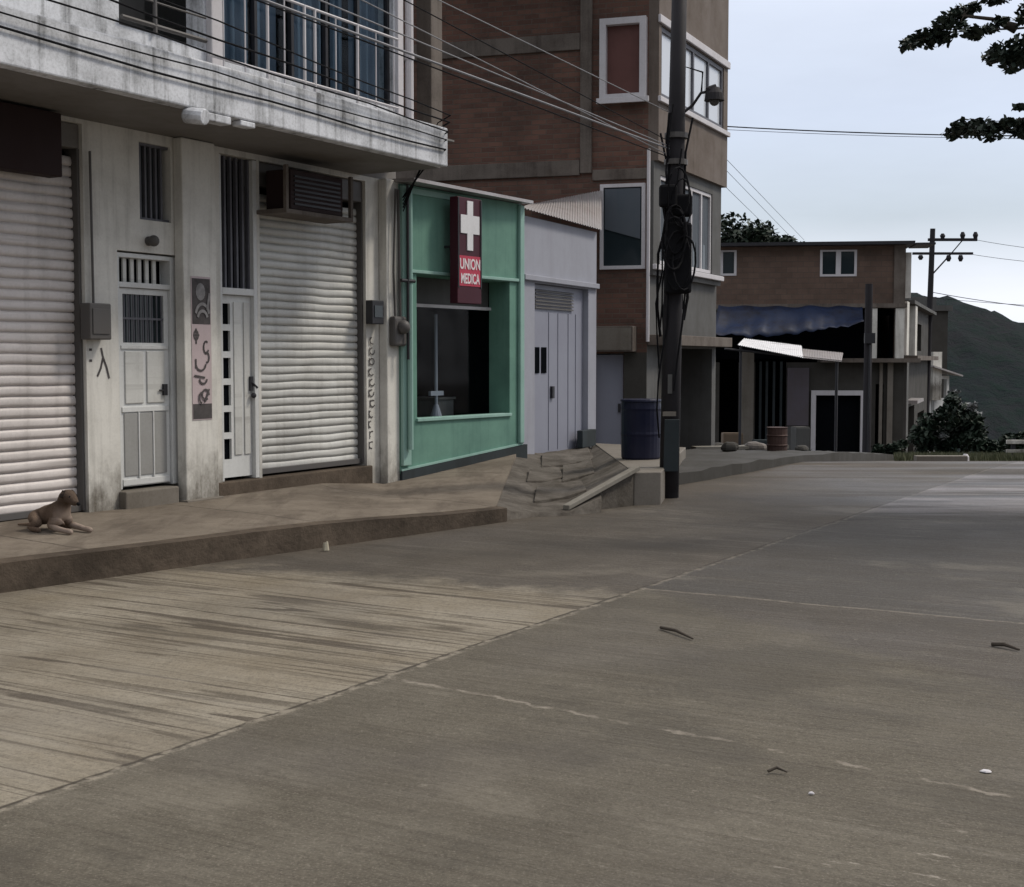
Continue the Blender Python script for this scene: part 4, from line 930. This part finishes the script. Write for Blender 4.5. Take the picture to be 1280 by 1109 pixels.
M['rust'] = paint('rust', (.075, .045, .038, 1), amt=.5, dirt=(.03, .02, .018, 1))
MB().tube([(0, 0, 0), (0, 0, .12), (0, 0, .14), (0, 0, .16), (0, 0, .3), (0, 0, .32), (0, 0, .34), (0, 0, .46)], [.19, .19, .205, .19, .19, .205, .19, .19], 20).build('body', M['rust'], r)
MB().tube([(0, 0, .461), (0, 0, .475)], [.2, .2], 20).build('lid', M['rust'], r)
c = dp(925, 578, 26); bd = MB().cbox((0, 0, .08), 1.9, .28, .06, R(14)); tag(bd.build('wooden_plank', M['wood']), 'pale plank lying on the far pavement by the rusty drum', 'plank').location = (c[0]-.0, c[1], gh(26)+.19)

# ------------------------------------------------------------------ far brown house with blue tarpaulin
HY = 50.
h0 = dp(880, 400, HY+.8); h1 = dp(1131, 400, HY-.2); FH = Fr((h0[0], h0[1]), (h1[0], h1[1]))
H = froot('brown_house', FH, 'far brown block house with a flat dark roof above the blue tarpaulin', 'house')
hz = lambda py, px=1000: FH.uz(px, py)[1]; hu = lambda px: FH.u(px, 0, 400)
zr, zf1, zf2, zg = hz(308), hz(380), hz(449), gh(50)-.3
wins = [(hu(1024), hu(1070), hz(346), hz(313)), (hu(900), hu(920), hz(344), hz(312))]
MB().wall(0, FH.L, zf1, zr, .0, .25, wins).build('wall', M['brickb'], H)
for wi, (x0, x1, z0, z1) in enumerate(wins):
    nn = 2 if wi == 0 else 1; hs = [(x0+.09+k*(x1-x0)/nn, x0+(k+1)*(x1-x0)/nn-.09, z0+.08, z1-.06) for k in range(nn)]
    w_ = MB().wall(x0, x1, z0, z1, .03, .12, hs).build('window', M['whitewin'], H)
    MB().box(x0+.02, x1-.02, -.16, -.10, z0+.02, z1-.02).build('window_pane', M['glass'], w_)
MB().box(-.4, FH.L+.25, -8, .5, zr+.002, zr+.12).build('roof', M['dark'], H)
MB().box(FH.L+.26, FH.L+.95, -1.2, .6, zr-.03, zr+.04).build('roof_overhang', M['dark'], H)
MB().box(FH.L-.42, FH.L-.03, .003, .10, zf1, zr).build('column', M['beam'], H); MB().box(FH.L+.005, FH.L+.22, -.35, -.15, zf1+.2, zr-.25).build('downpipe', M['white'], H)
MB().box(FH.L-.24, FH.L, -8, -.252, zg, zr).box(0, .24, -8, -.252, zg, zr).build('side_wall', M['brickb'], H)
MB().box(-.2, FH.L+.05, -.24, .2, zf1-.16, zf1-.003).box(FH.L-3., FH.L+.5, -1.5, .55, zf2-.12, zf2+.03).build('beam', M['beam'], H)
MB().wall(0, FH.L, zf2, zf1-.16, -1.2, .2, [(hu(1096), hu(1118), zf2+.05, zf1-.4)]).build('upper_floor_wall', M['void'], H)  # wall coloured near black for the darkness under the tarpaulin
for xa, xb in ((1086, 1096), (1119, 1130)): MB().box(hu(xa), hu(xb), -.1, .15, zf2+.03, zf1-.18).build('column', M['white'], H)
for xa, xb in ((1100, 1104), (1110, 1117)): MB().box(hu(xa), hu(xb), .003, .15, zg, zf2-.13).build('column', M['conc'], H)
zt = hz(492)
gw = [(hu(945), hu(984), zg, hz(450)), (hu(900), hu(924), zg, hz(452)), (hu(1020), hu(1077), zg, hz(493)), (hu(1096), hu(1106), zg, hz(480))]
MB().wall(0, FH.L, zg, zf2-.12, .0, .3, gw).build('ground_floor_wall', M['conc_dark'], H)  # wall coloured dark for the shade under the awning
MB().box(0, FH.L, -3, -2.9, zg, zf2).build('inner_wall', M['void'], H)
m = MB(); m.box(hu(1015), hu(1021), .003, .16, zg, hz(488)).box(hu(1077), hu(1084), .003, .16, zg, hz(488)).box(hu(1021), hu(1077), .003, .16, hz(494), hz(488)); m.build('garage_frame', M['whitewin'], H)
MB().box(hu(1021), hu(1077), -.2, -.15, zg, hz(494)).build('garage_door', M['void'], H)
M['purple'] = paint('purple_grey_plaster', (.12, .105, .125, 1), amt=.4)
MB().box(hu(985), hu(1012), .003, .12, hz(532), hz(460)).build('column', M['purple'], H); MB().box(hu(985), hu(1012), .003, .14, zg, hz(533)).build('column', M['render'], H)
MB().box(hu(925), hu(943), .003, .2, zg, hz(440)).build('column', M['conc'], H)
m = MB()
for px in (950, 958, 967, 976): m.box(hu(px), hu(px)+.09, -.1, -.04, zg, hz(452))
m.build('folding_door', M['plinth'], H)
# tarpaulin: a sagging cloth sheet hung from the beam
def cloth(name, lab, grid, mat, cat, th=.02):
    v = [p for row in grid for p in row]; n = len(grid[0]); f = [(j*n+i, j*n+i+1, (j+1)*n+i+1, (j+1)*n+i) for j in range(len(grid)-1) for i in range(n-1)]
    o = raw(name, v, f, mat, smooth=True); md = o.modifiers.new('th', 'SOLIDIFY'); md.thickness = th; return tag(o, lab, cat)
rows = []
for j in range(9):
    row = []
    for i in range(41):
        s_, t = i/40, j/8; a0 = Vector(dp(898, 382, HY-.3)); a1 = Vector(dp(1078, 384, HY-.4)); c0 = Vector(dp(885, 418, HY-2.2)); c1 = Vector(dp(1080, 402, HY-1.6))
        p = a0.lerp(a1, s_).lerp(c0.lerp(c1, s_), t); p.z += -.22*sin(pi*t)*(.5+.5*sin(s_*7+1))+.22*mnoise.noise(Vector((s_*5, t*2, 1)))+.16*t*mnoise.noise(Vector((s_*17, 3, 1)))-.25*t*sin(pi*s_); row.append(tuple(p))
    rows.append(row)
cloth('tarpaulin', 'sagging blue tarpaulin awning hung under the brown far house', rows, M['tarp'], 'tarpaulin')
M['shiny'] = paint('glint_white_sheet', (.92, .92, .94, 1), amt=.12, rough=.3, metal=0., spec=.6, dirt=(.3, .3, .32, 1), fine=.05)  # bright glint on the metal painted in as near-white sheet colour
r = empty('tin_awning', (*dp(985, 440, 44)[:2], 0), 0, 'shiny corrugated metal awning below the blue tarpaulin', 'awning')
q = lambda px, py, Y: tuple(Vector(dp(px, py, Y))-Vector(r.location))
corr('sheet', q(922, 431, 43.4), q(1004, 447, 43.4), q(930, 423, 46.4), q(1002, 432, 46.4), M['shiny'], r, 30, .010, .01)
corr('sheet', q(1004, 447, 43.4), q(1052, 452, 43.6), q(1003, 436, 46.4), q(1054, 441, 46.4), M['tin'], r, 24, .010, .01)
MB().tube([q(906, 436, 43.5), q(1052, 452, 43.7)], .04, 6).tube([q(926, 434, 43.6), q(926, 434, 43.6)[:2]+(gh(44),)], .045, 6).tube([q(1046, 452, 43.8), q(1046, 452, 43.8)[:2]+(gh(44),)], .05, 6).build('support', M['dark'], r)
M['card'] = paint('cardboard', (.16, .12, .085, 1), amt=.4)
for i, (px, Y, w_x, h_x, lab, mt) in enumerate(((915, 47.5, .7, .75, 'brown carton against the left column of the far brown house', 'card'), (952, 47.2, .55, .5, 'dark low crate before the folding door of the far brown house', 'plinth'), (1000, 47.0, .5, .95, 'tall grey box before the purple column of the far house', 'render'))):
    c = dp(px, 560, Y); r = empty('box', (c[0], Y, gh(Y)+.2), .1*i, lab, 'box'); MB().cbox((0, 0, h_x/2), w_x, .5, h_x).build('carton', M[mt], r, bevel=.02); MB().cbox((0, 0, h_x+.012), w_x*.96, .48, .02).build('lid', M[mt], r, bevel=.004)
c = dp(1083, 565, 40.); r = empty('wooden_post', (c[0], 40., gh(40)), 0, 'dark wooden post standing before the brown far house', 'post')
MB().tube([(0, 0, -.2), (0, 0, dp(1083, 355, 40)[2]-gh(40))], [.13, .11], 12).build('shaft', M['pole'], r)
MB().cbox((0, -.16, 3.6), .3, .12, .3).tube([(0, -.13, .2), (.02, -.14, 3.4)], .03, 6).build('cable_box', M['dark'], r)

# ------------------------------------------------------------------ houses further down
def prism(name, pts, z0, z1, mat, parent): 
    return MB().hexa([(x, y, z0) for x, y in pts], [(x, y, z1) for x, y in pts]).build(name, mat, parent)
k0 = dp(1131, 450, 54.)[:2]; k1 = dp(1160, 450, 68.)[:2]; FK = Fr(k0, k1)
K = froot('terrace_house', FK, 'tall narrow dark house with pale columns and balcony down the street', 'house')
ku = lambda px: FK.u(px, 0, 450); kz_ = lambda px, py: FK.uz(px, py)[1]
zK = kz_(1142, 385); zb_ = kz_(1142, 447); g_ = gh(60)-2
MB().wall(0, FK.L, g_, zK, 0, .3, [(ku(1135), ku(1141), zb_+.3, zK-.5), (ku(1146), ku(1151), zb_+.3, zK-.6), (ku(1134), ku(1144), g_, kz_(1138, 508)), (ku(1148), ku(1156), g_, kz_(1150, 515))]).build('wall', M['conc_dark'], K)
MB().box(0, FK.L, -6, -5.8, g_, zK).box(0, .3, -5.8, -.31, g_, zK).box(FK.L-.3, FK.L, -5.8, -.31, g_, zK).build('rear_wall', M['conc_dark'], K)
MB().box(-.1, FK.L+.2, -6.2, .35, zK+.01, zK+.15).build('roof', M['render'], K); MB().box(0.31, FK.L-.31, -1.4, -1.3, g_, zK).build('inner_wall', M['void'], K)
for px in (1133, 1143.5): MB().box(FK.u(px, .3), FK.u(px, .3)+1.1, .003, .3, zb_+.08, zK-.02).build('column', M['white'], K)
MB().box(-.1, FK.L, .003, .5, zb_-.12, zb_+.07).build('balcony', M['beam'], K)
for px in (1134,): MB().box(FK.u(px, .3), FK.u(px, .3)+1., .003, .3, g_, zb_-.13).build('column', M['render'], K)
MB().box(.2, 4, .003, .5, kz_(1135, 503), kz_(1135, 499)).build('awning', M['tin'], K)
# white gabled annexe behind the bush
k0 = dp(1158, 500, 70.)[:2]; k1 = dp(1192, 500, 71.)[:2]; FN = Fr(k0, k1)
N_ = froot('white_annexe', FN, 'small white walled annexe with lean-to roof behind the flowering bush', 'house')
nz = lambda py: FN.uz(1170, py)[1]; nu_ = lambda px: FN.u(px, 0, 500)
MB().wall(nu_(1158), nu_(1186), gh(70)-2, nz(470), 0, .2, [(nu_(1164), nu_(1168), nz(530), nz(495)), (nu_(1176), nu_(1183), nz(498), nz(474))]).box(nu_(1158), nu_(1186), -3, -2.8, gh(70)-2, nz(472)).build('wall', M['white_clean'], N_)
m = MB(); m.hexa([(nu_(1156), -.6, nz(459)), (nu_(1192), -.6, nz(471)), (nu_(1192), 3, nz(463)), (nu_(1156), 3, nz(451))], [(nu_(1156), -.6, nz(457)), (nu_(1192), -.6, nz(469)), (nu_(1192), 3, nz(461)), (nu_(1156), 3, nz(449))]); m.build('roof', M['tin'], N_)
MB().box(nu_(1160), nu_(1171), .003, .3, nz(500), nz(440)).build('chimney', M['white'], N_)
MB().box(nu_(1163), nu_(1184), -.6, -.5, gh(70)-2, nz(474)).build('inner_wall', M['void'], N_)
# block with roof tanks at the foot of the far pole
c = dp(1156, 384, 76)
r = empty('rooftop_house', (c[0], 76, gh(76)), 0, 'distant dark flat roofed house at the foot of the far power pole', 'house')
zt_ = dp(1156, 382, 76)[2]-gh(76)
MB().cbox((0, 2, zt_/2-.5), 2.6, 4, zt_+1-.6).build('wall', M['conc_dark'], r); MB().cbox((0, 2, zt_-.15), 3.0, 4.4, .3).build('roof', M['render'], r)
MB().cbox((.15, 1, zt_+.25), 1.3, 1, .5).tube([(-.75, .8, zt_), (-.75, .8, zt_+.85)], .12, 8).build('water_tank', M['render'], r)
# far power pole
c = dp(1161, 380, 68); r = empty('power_pole', (c[0], 68, gh(68)), 0, 'far power pole with two crossarms above the hill', 'power pole')
zz = lambda py: dp(1163, py, 68)[2]-gh(68); xx = lambda px: dp(px, 310, 68)[0]-c[0]
MB().tube([(-.1, 0, 0), (xx(1165.5), 0, zz(286))], [.19, .13], 10).build('shaft', M['pole'], r)
MB().box(xx(1160), xx(1221), -.08, .08, zz(301.5), zz(298)).build('crossarm', M['pole'], r)
MB().box(xx(1141), xx(1216), -.08, .08, zz(318.5), zz(315.5)).build('crossarm', M['pole'], r)
for px, pa, pb in ((1178, 298, 292), (1203, 298, 290), (1219, 298, 290), (1151, 319, 325), (1186, 319, 327), (1201, 319, 327)):
    MB().tube([(xx(px), 0, zz(pa)), (xx(px), 0, zz((pa+pb)/2)), (xx(px), 0, zz(pb))], [.09, .14, .07], 8).build('insulator', M['pole'], r)
MB().tube([(xx(1164), -.05, zz(345)), (xx(1188), -.05, zz(318))], .04, 6).tube([(xx(1188), -.05, zz(318)), (xx(1203), -.05, zz(300))], .03, 6).build('brace', M['pole'], r)

# ------------------------------------------------------------------ vegetation
def leaves(name, clusters, count, size, mat, parent=None, seed=1, flat=.5, droop=0):   # clusters: (centre, radius, squash)
    rnd = random.Random(seed); v = []; f = []; tot = sum(c[1]**2 for c in clusters)
    for (c, rad, sq) in clusters:
        for _ in range(int(count*rad**2/tot)):
            while True:
                d = Vector((rnd.uniform(-1, 1), rnd.uniform(-1, 1), rnd.uniform(-1, 1)))
                if .2 < d.length < 1: break
            d = d.normalized()*(rnd.random()**.45); p = Vector(c)+Vector((d.x*rad*sq[0], d.y*rad*sq[1], d.z*rad*sq[2]))
            a = rnd.uniform(0, 6.28); ti = rnd.gauss(0, flat); tj = rnd.gauss(0, flat); s_ = size*rnd.choice((.6, .8, 1., 1.15, 1.3))*rnd.uniform(.8, 1.2)
            ax = Vector((cos(a), sin(a), ti)).normalized(); ay = Vector((-sin(a), cos(a), tj)).normalized()
            i = len(v); v += [tuple(p-ax*s_), tuple(p-ay*s_*.5-ax*s_*.35), tuple(p-ay*s_*.5+ax*s_*.35), tuple(p+ax*s_), tuple(p+ay*s_*.5+ax*s_*.35), tuple(p+ay*s_*.5-ax*s_*.35)]; f.append(tuple(range(i, i+6)))
    return raw(name, v, f, mat, parent)
# roadside tree: trunk out of frame to the right, two drooping boughs reach into the sky
TY = 12.5
T = empty('roadside_tree', (8.2, 13.0, 0), 0, 'broadleaf tree whose dark drooping boughs hang into the upper right sky', 'tree')
tq = lambda px, py, Y=TY: Vector(dp(px, py, Y))-Vector((8.2, 13.0, 0))
MB().tube([(0, 0, -.3), (.05, 0, 1.2), (-.1, .1, 2.6), (-.3, 0, 4.2), (-.2, .2, 6.5)], [.34, .27, .23, .19, .10], 14).build('trunk', M['bark'], T, smooth=True)
bs = [[(-.3, 0, 4.0), tq(1420, 20), tq(1330, 30), tq(1270, 36), tq(1215, 38), tq(1180, 42), tq(1140, 52)],
      [tq(1330, 30), tq(1290, 62), tq(1250, 76), tq(1238, 80)], [tq(1270, 36), tq(1240, 24), tq(1205, 20)],
      [(-.28, 0, 3.5), tq(1400, 120), tq(1320, 138), tq(1280, 148), tq(1230, 160), tq(1190, 168)], [tq(1400, 120), tq(1320, 110), tq(1275, 135)], [(-.2, 0, 5.2), tq(1380, -60), tq(1300, -10), tq(1240, -2)]]
m = MB()
for b2 in bs: m.tube(b2, [max(.022-.004*k, .005) if k else .05 for k in range(len(b2))], 7)
BR = m; el_ = []
def ell(px, py, rpx, sx=1., sz=.6): el_.append((tuple(tq(px, py, TY+random.uniform(-.25, .25))), rpx/FPX*TY, (sx, 1.2, sz)))
random.seed(21)
for e in ((1134, 57, 9, 1.2, .8), (1146, 51, 15), (1162, 47, 17, 1.2, .8), (1178, 44, 16, 1.1, .85), (1180, 30, 13), (1192, 22, 14, 1.2, .6), (1206, 13, 12, 1.2, .6), (1217, 9, 9), (1200, 33, 10, 1.2, .5), (1212, 40, 12, 1, .5), (1226, 38, 12, 1.2, .45), (1219, 47, 8), (1240, 36, 10, 1, .5), (1252, 26, 10, 1.2, .5),
          (1240, 72, 12, 1.1, .7), (1254, 66, 16, 1.2, .8), (1268, 74, 18, 1, 1), (1282, 60, 20, 1.2, .9), (1262, 88, 8), (1300, 50, 22), (1240, 2, 9, 1.4, .5), (1255, -2, 9, 1.3, .6), (1276, 26, 9), (1290, 10, 18),
          (1190, 167, 11, 1.3, .7), (1206, 161, 16, 1.2, .75), (1224, 160, 18, 1.1, .7), (1242, 164, 16, 1, .8), (1258, 156, 14), (1274, 160, 18, 1, .7), (1276, 134, 9, 1.2, .4), (1292, 158, 24), (1320, 150, 30), (1330, 60, 40, 1, .6)): ell(*e)
for _ in range(26):
    a_ = random.uniform(0, 6.28); rr = random.uniform(.6, 2.4); el_.append(((cos(a_)*rr+.9, sin(a_)*rr+1.6, random.uniform(5.2, 8.0)), random.uniform(.5, .9), (1, 1, .6)))
nodes_ = [Vector(p) for b2 in bs for p in b2]
for (c, rad, sq) in el_[:36]:
    c = Vector(c); nb = min(nodes_, key=lambda q: (q-c).length); BR.tube([nb, nb.lerp(c, .5)+Vector((0, 0, .02)), c], [.008, .006, .004], 5)
    for _ in range(3): BR.tube([nb.lerp(c, .6), c+Vector((random.uniform(-1, 1)*rad, random.uniform(-1, 1)*rad, random.uniform(-.6, .6)*rad))], [.004, .002], 4)
BR.build('branch', M['bark'], T, smooth=True)
leaves('crown', el_[:36], 10500, .036, M['leaf'], T, 3, .75)
leaves('upper_crown', el_[36:], 9000, .08, M['leaf'], T, 4, .6)
# trees behind the brown house
M['leaf2'] = leafm('far_leaves', (.010, .020, .014, 1), (.028, .045, .028, 1), .6)
def tree(px, py, Y, R_, lab, seed, n=5000):
    rnd = random.Random(seed); c = dp(px, py, Y); r = empty('tree', (c[0], Y, gh(Y)), 0, lab, 'tree', 'trees behind the far houses'); zt = c[2]-gh(Y)
    MB().tube([(0, 0, -1), (.2, 0, zt*.4), (0, 0, zt*.75)], [.35, .26, .1], 8).build('trunk', M['bark'], r)
    cl = [((0, 0, zt-R_*.55), R_*.62, (1, 1, .8))]
    for _ in range(16):
        a_ = rnd.uniform(0, 6.28); rr = rnd.uniform(.35, .9)*R_; cl.append(((cos(a_)*rr, sin(a_)*rr, zt-R_*rnd.uniform(.25, 1.3)-rr*.3), R_*rnd.uniform(.22, .42), (1, 1, .75)))
    leaves('crown', cl, n, .16, M['leaf2'], r, seed, .7)
tree(912, 262, 72, 2.6, 'dark bushy tree rising directly beside the brick building', 31)
tree(948, 282, 74, 2.2, 'second dark tree showing over the roof of the brown house', 32)
tree(978, 291, 76, 1.5, 'smallest dark treetop at the right end over the brown roof', 33, 3000)
# flowering bush and shrubs at the crest of the street
M['petal'] = leafm('pale_leaves', (.22, .22, .23, 1), (.10, .12, .11, 1), 2)
c = dp(1188, 566, 42); r = empty('flowering_bush', (c[0], 42, gh(42)-.4), 0, 'spreading dark bush with pale grey blooms at the end of the street', 'bush')
bq = lambda px, py, rp, sx=1., sz=.9, Y=42: (tuple(Vector(dp(px, py, Y+random.uniform(-.6, .6)))-Vector(r.location)), rp/FPX*42, (sx, 1.3, sz))
cl = [bq(*e) for e in ((1150, 545, 14), (1160, 530, 14), (1170, 548, 18), (1185, 520, 17), (1195, 540, 20), (1190, 500, 10), (1205, 515, 13), (1215, 528, 14), (1222, 540, 12), (1210, 552, 15), (1180, 558, 18), (1155, 560, 12), (1230, 555, 9))]
leaves('foliage', cl, 5200, .085, M['leaf2'], r, 8, .8)
leaves('blooms', [bq(*e) for e in ((1193, 490, 6, 1.4, .5), (1216, 508, 7), (1222, 518, 5), (1198, 502, 5), (1158, 540, 8), (1178, 545, 6), (1186, 524, 4), (1205, 532, 5), (1170, 556, 6), (1150, 552, 5))], 520, .07, M['petal'], r, 9, .8)
m = MB()
for px, py in ((1160, 530), (1185, 510), (1205, 515), (1220, 535), (1172, 548)): m.tube([(0, 0, 0), tuple((Vector(dp(px, py, 42))-Vector(r.location))*.6+Vector((0, 0, .1))), tuple(Vector(dp(px, py, 42))-Vector(r.location))], [.05, .03, .015], 6)
m.build('stem', M['bark'], r)
def shrub(px, py, Y, rp, lab, seed, mat='leaf2'):
    c = dp(px, py, Y); r = empty('shrub', (c[0], Y, gh(Y)), 0, lab, 'shrub', 'shrubs beyond the crest'); z = c[2]-gh(Y); R_ = rp/FPX*Y
    rnd = random.Random(seed); cl = [((rnd.uniform(-1, 1)*R_*.7, rnd.uniform(-.5, .5)*R_, max(.1, z-R_*rnd.uniform(.2, 1.6))), R_*rnd.uniform(.3, .55), (1, 1, .8)) for _ in range(9)]
    leaves('foliage', cl, 1500, .10, M[mat], r, seed, .8); MB().tube([(0, 0, -.3), (0, 0, max(z-R_*.6, .2))], .04, 6).build('stem', M['bark'], r)
shrub(1240, 552, 40, 20, 'dark low shrub right of the flowering bush', 41)
shrub(1262, 535, 46, 30, 'taller dark green shrub near the right edge of the street end', 42)
shrub(1108, 555, 44, 16, 'small dark shrub at the corner of the brown house', 43)
shrub(1128, 552, 45, 16, 'dark shrub under the balcony of the terrace house', 44)
shrub(903, 566, 28, 10, 'small dark shrub on the far pavement by the first stone', 51); shrub(1003, 563, 36, 9, 'low shrub before the purple column of the brown house', 52)
v = []; f = []; rnd = random.Random(2); 
for _ in range(9000):
    px = rnd.uniform(1120, 1330); Y = rnd.uniform(31, 40); x = (px-640)/FPX*Y; z = gh(Y); s_ = rnd.uniform(.05, .16); a_ = rnd.uniform(0, 3.14); i = len(v)
    v += [(x-.02*cos(a_), Y-.02*sin(a_), z), (x+.02*cos(a_), Y+.02*sin(a_), z), (x+rnd.uniform(-.06, .06), Y, z+s_*1.6)]; f.append((i, i+1, i+2))
M['grass'] = leafm('grass_blades', (.06, .075, .035, 1), (.12, .115, .07, 1), 1.)
tag(raw('grass', v, f, M['grass']), kind='stuff')
# pale kerb stone, white post and barrier at the street end
c0, c1 = dp(1142, 571, 30), dp(1205, 571, 30)
m = MB(); m.box(0, c1[0]-c0[0], 0, .25, 0, .13); o = m.build('kerb_stone', M['conc'], bevel=.01); o.location = (c0[0], 30, gh(30)-.0); tag(o, 'pale low kerb stone across the end of the street below the bush', 'kerb stone')
c = dp(1207, 567, 31); r = empty('marker_stone', (c[0], 31, gh(31)), 0, 'small whitewashed round marker stone at the street end', 'marker stone')
MB().tube([(0, 0, 0), (0, 0, .10), (0, 0, .16)], [.085, .08, .045], 12).build('stone', M['whitewin'], r)
c = dp(1268, 560, 33); r = empty('barrier', (c[0], 33, gh(33)), 0, 'low barrier with pale rail and dark post at the right edge', 'barrier')
zt_ = lambda py: dp(1268, py, 33)[2]-gh(33)
MB().box(-.20, 1.9, -.03, .03, zt_(566), zt_(562)).box(-.20, 1.9, -.03, .03, zt_(555), zt_(550)).build('rail', M['white'], r, bevel=.006); MB().box(-.06, .04, -.08, -.032, -.1, zt_(549)).box(1.6, 1.7, -.08, -.032, -.1, zt_(549)).build('post', M['dark'], r)

# ------------------------------------------------------------------ dog
dx, dy = gp(72, 664, .2)
DG = empty('dog', (dx, dy, .203), R(-34), 'small brown dog lying on the pavement in front of the left roller shutter', 'dog')
b = NB('dog_fur'); n1 = b.noise(b.scale(b.co, (1, 1, 1)), sc=9, det=4); n2 = b.noise(b.scale(b.co, (60, 60, 160)), sc=2, det=3); o = b.sep()
fc = b.mix(b.rng(n1, .35, .65), (.19, .135, .10, 1), (.30, .22, .165, 1)); fc = b.mix(b.math('MULTIPLY', b.rng(n2, .4, .7), .5), fc, (.04, .028, .02, 1))
ch = b.math('MULTIPLY', b.rng(o[0], .04, .10), b.rng(o[2], .20, .12)); fc = b.mix(b.math('MULTIPLY', b.rng(o[2], .14, .21), .55), fc, (.05, .036, .028, 1)); fc = b.mix(b.math('MULTIPLY', ch, .85), fc, (.46, .37, .31, 1)); b.bump(n2, .9, .015)
M['fur'] = b.done(fc, .9, 0, .15)
vs = {}; V = []; E = []; RD = []
def vv(n_, p, r_): vs[n_] = len(V); V.append(p); RD.append(r_)
def ch_(*ns):
    for a_, b2 in zip(ns, ns[1:]): E.append((vs[a_], vs[b2]))
vv('pel', (-.19, 0, .085), .085); vv('loin', (-.11, .0, .115), .092); vv('ribs', (-.02, 0, .13), .100); vv('chest', (.05, 0, .145), .092); vv('neck', (.085, 0, .200), .060); vv('nape', (.10, -.004, .240), .056)
vv('skull', (.13, -.01, .264), .064); vv('brow', (.172, -.014, .256), .052); vv('muz', (.215, -.018, .228), .034); vv('nose', (.25, -.022, .212), .023)
ch_('pel', 'loin', 'ribs', 'chest', 'neck', 'nape', 'skull', 'brow', 'muz', 'nose')
vv('t1', (-.27, .02, .05), .026); vv('t2', (-.34, .05, .022), .017); vv('t3', (-.42, .04, .014), .013); vv('t4', (-.48, .01, .012), .009); ch_('pel', 't1', 't2', 't3', 't4')
for s_, n_ in ((1, 'l'), (-1, 'r')):
    sp = .012 if s_ > 0 else -.01
    vv('sh'+n_, (.06, .05*s_, .10), .042); vv('el'+n_, (.02, .085*s_, .042), .030); vv('fa'+n_, (.12+sp, .085*s_, .030), .023); vv('wr'+n_, (.20+sp, .08*s_, .020), .020); vv('pw'+n_, (.25+sp, .078*s_, .018), .023); vv('to'+n_, (.275+sp, .077*s_, .014), .015)
    ch_('chest', 'sh'+n_, 'el'+n_, 'fa'+n_, 'wr'+n_, 'pw'+n_, 'to'+n_)
    vv('hp'+n_, (-.18, .07*s_, .085), .058); vv('kn'+n_, (-.085, .105*s_, .060), .042); vv('hk'+n_, (-.165, .125*s_, .026), .022); vv('mt'+n_, (-.10, .135*s_, .018), .018); vv('hf'+n_, (-.04, .138*s_, .017), .021); vv('ht'+n_, (-.012, .138*s_, .013), .014)
    ch_('pel', 'hp'+n_, 'kn'+n_, 'hk'+n_, 'mt'+n_, 'hf'+n_, 'ht'+n_)
me = bpy.data.meshes.new('body'); me.from_pydata(V, E, []); body = bpy.data.objects.new('body', me); COL.objects.link(body); me.materials.append(M['fur'])
sk = body.modifiers.new('skin', 'SKIN'); sk.use_smooth_shade = True; sk.branch_smoothing = .6
for i, l in enumerate(me.skin_vertices[0].data): l.radius = (RD[i], RD[i]); l.use_root = (i == 0)
ss = body.modifiers.new('sub', 'SUBSURF'); ss.levels = 2; ss.render_levels = 2; body.parent = DG
DG.scale = (1.12, 1.12, 1.12)
M['earf'] = plain('dark_ear_fur', (.035, .025, .02, 1), .9)
for s_ in (1, -1):
    m = MB(); v0 = [(.112, .030*s_-.008, .300), (.148, .034*s_-.008, .300), (.128, .058*s_-.008, .285), (.140, .066*s_-.008, .255), (.158, .05*s_-.008, .262)]
    m.hexa([(.108, .022*s_-.008, .300), (.150, .026*s_-.008, .302), (.160, .058*s_-.008, .262), (.126, .062*s_-.008, .255)], [(.108, .030*s_-.008, .308), (.150, .034*s_-.008, .308), (.164, .066*s_-.008, .262), (.126, .072*s_-.008, .255)])
    m.build('ear', M['earf'], DG, bevel=.004, smooth=True); MB().ball((.200, .030*s_-.013, .262), .0085, 8, 6).build('eye', M['cable'], DG, smooth=True)
MB().ball((.270, -.024, .215), .014, 10, 7).build('nose', M['cable'], DG, smooth=True)

# ------------------------------------------------------------------ litter
def litter(px, py, s_, lab, mat, z=0, th=.03):
    x, y = gp(px, py, z); rnd = random.Random(px); m = MB(); n = 7
    bpts = [(s_*cos(2*pi*k/n)*rnd.uniform(.6, 1.1), s_*sin(2*pi*k/n)*rnd.uniform(.35, .8), 0) for k in range(n)]
    m.hexa([(a_, c_, 0) for a_, c_, _ in bpts], [(a_*.7, c_*.7, th*rnd.uniform(.5, 1)) for a_, c_, _ in bpts]); o = m.build('litter', mat, bevel=.004); o.location = (x, y, z+.004); return tag(o, lab, 'litter', 'scraps on the road')
M['scrap'] = plain('pale_scrap', (.55, .50, .38, 1), .7)
litter(407, 689, .035, 'upright pale scrap of litter on the road near the kerb', M['scrap'], th=.10)
litter(252, 704, .06, 'flat pale leaf lying against the kerb left of the upright scrap', M['scrap'], th=.02)
litter(178, 710, .05, 'small tan leaf against the kerb furthest left', M['wood'], th=.02)
litter(1232, 966, .028, 'bright white chip on the road near the right edge', M['whitewin'], th=.008)
litter(1014, 994, .016, 'small white pebble on the near road', M['whitewin'], th=.01)
def stick(px0, py0, px1, py1, lab, r_=.014):
    a_ = gp(px0, py0); c_ = gp(px1, py1); m = MB().tube([(a_[0], a_[1], .012), ((a_[0]+c_[0])/2, (a_[1]+c_[1])/2+.02, .022), (c_[0], c_[1], .012)], [r_, r_, r_*.5], 7)
    tag(m.build('stick', M['bark'], off=(a_[0], a_[1], 0)), lab, 'stick', 'sticks on the road')
stick(826, 787, 866, 801, 'longest dark stick lying beyond the crack in mid road', .010); stick(960, 968, 984, 969, 'short dark twig on the near road', .006); stick(1240, 808, 1274, 815, 'dark stick on the dark slab near the right edge', .012)
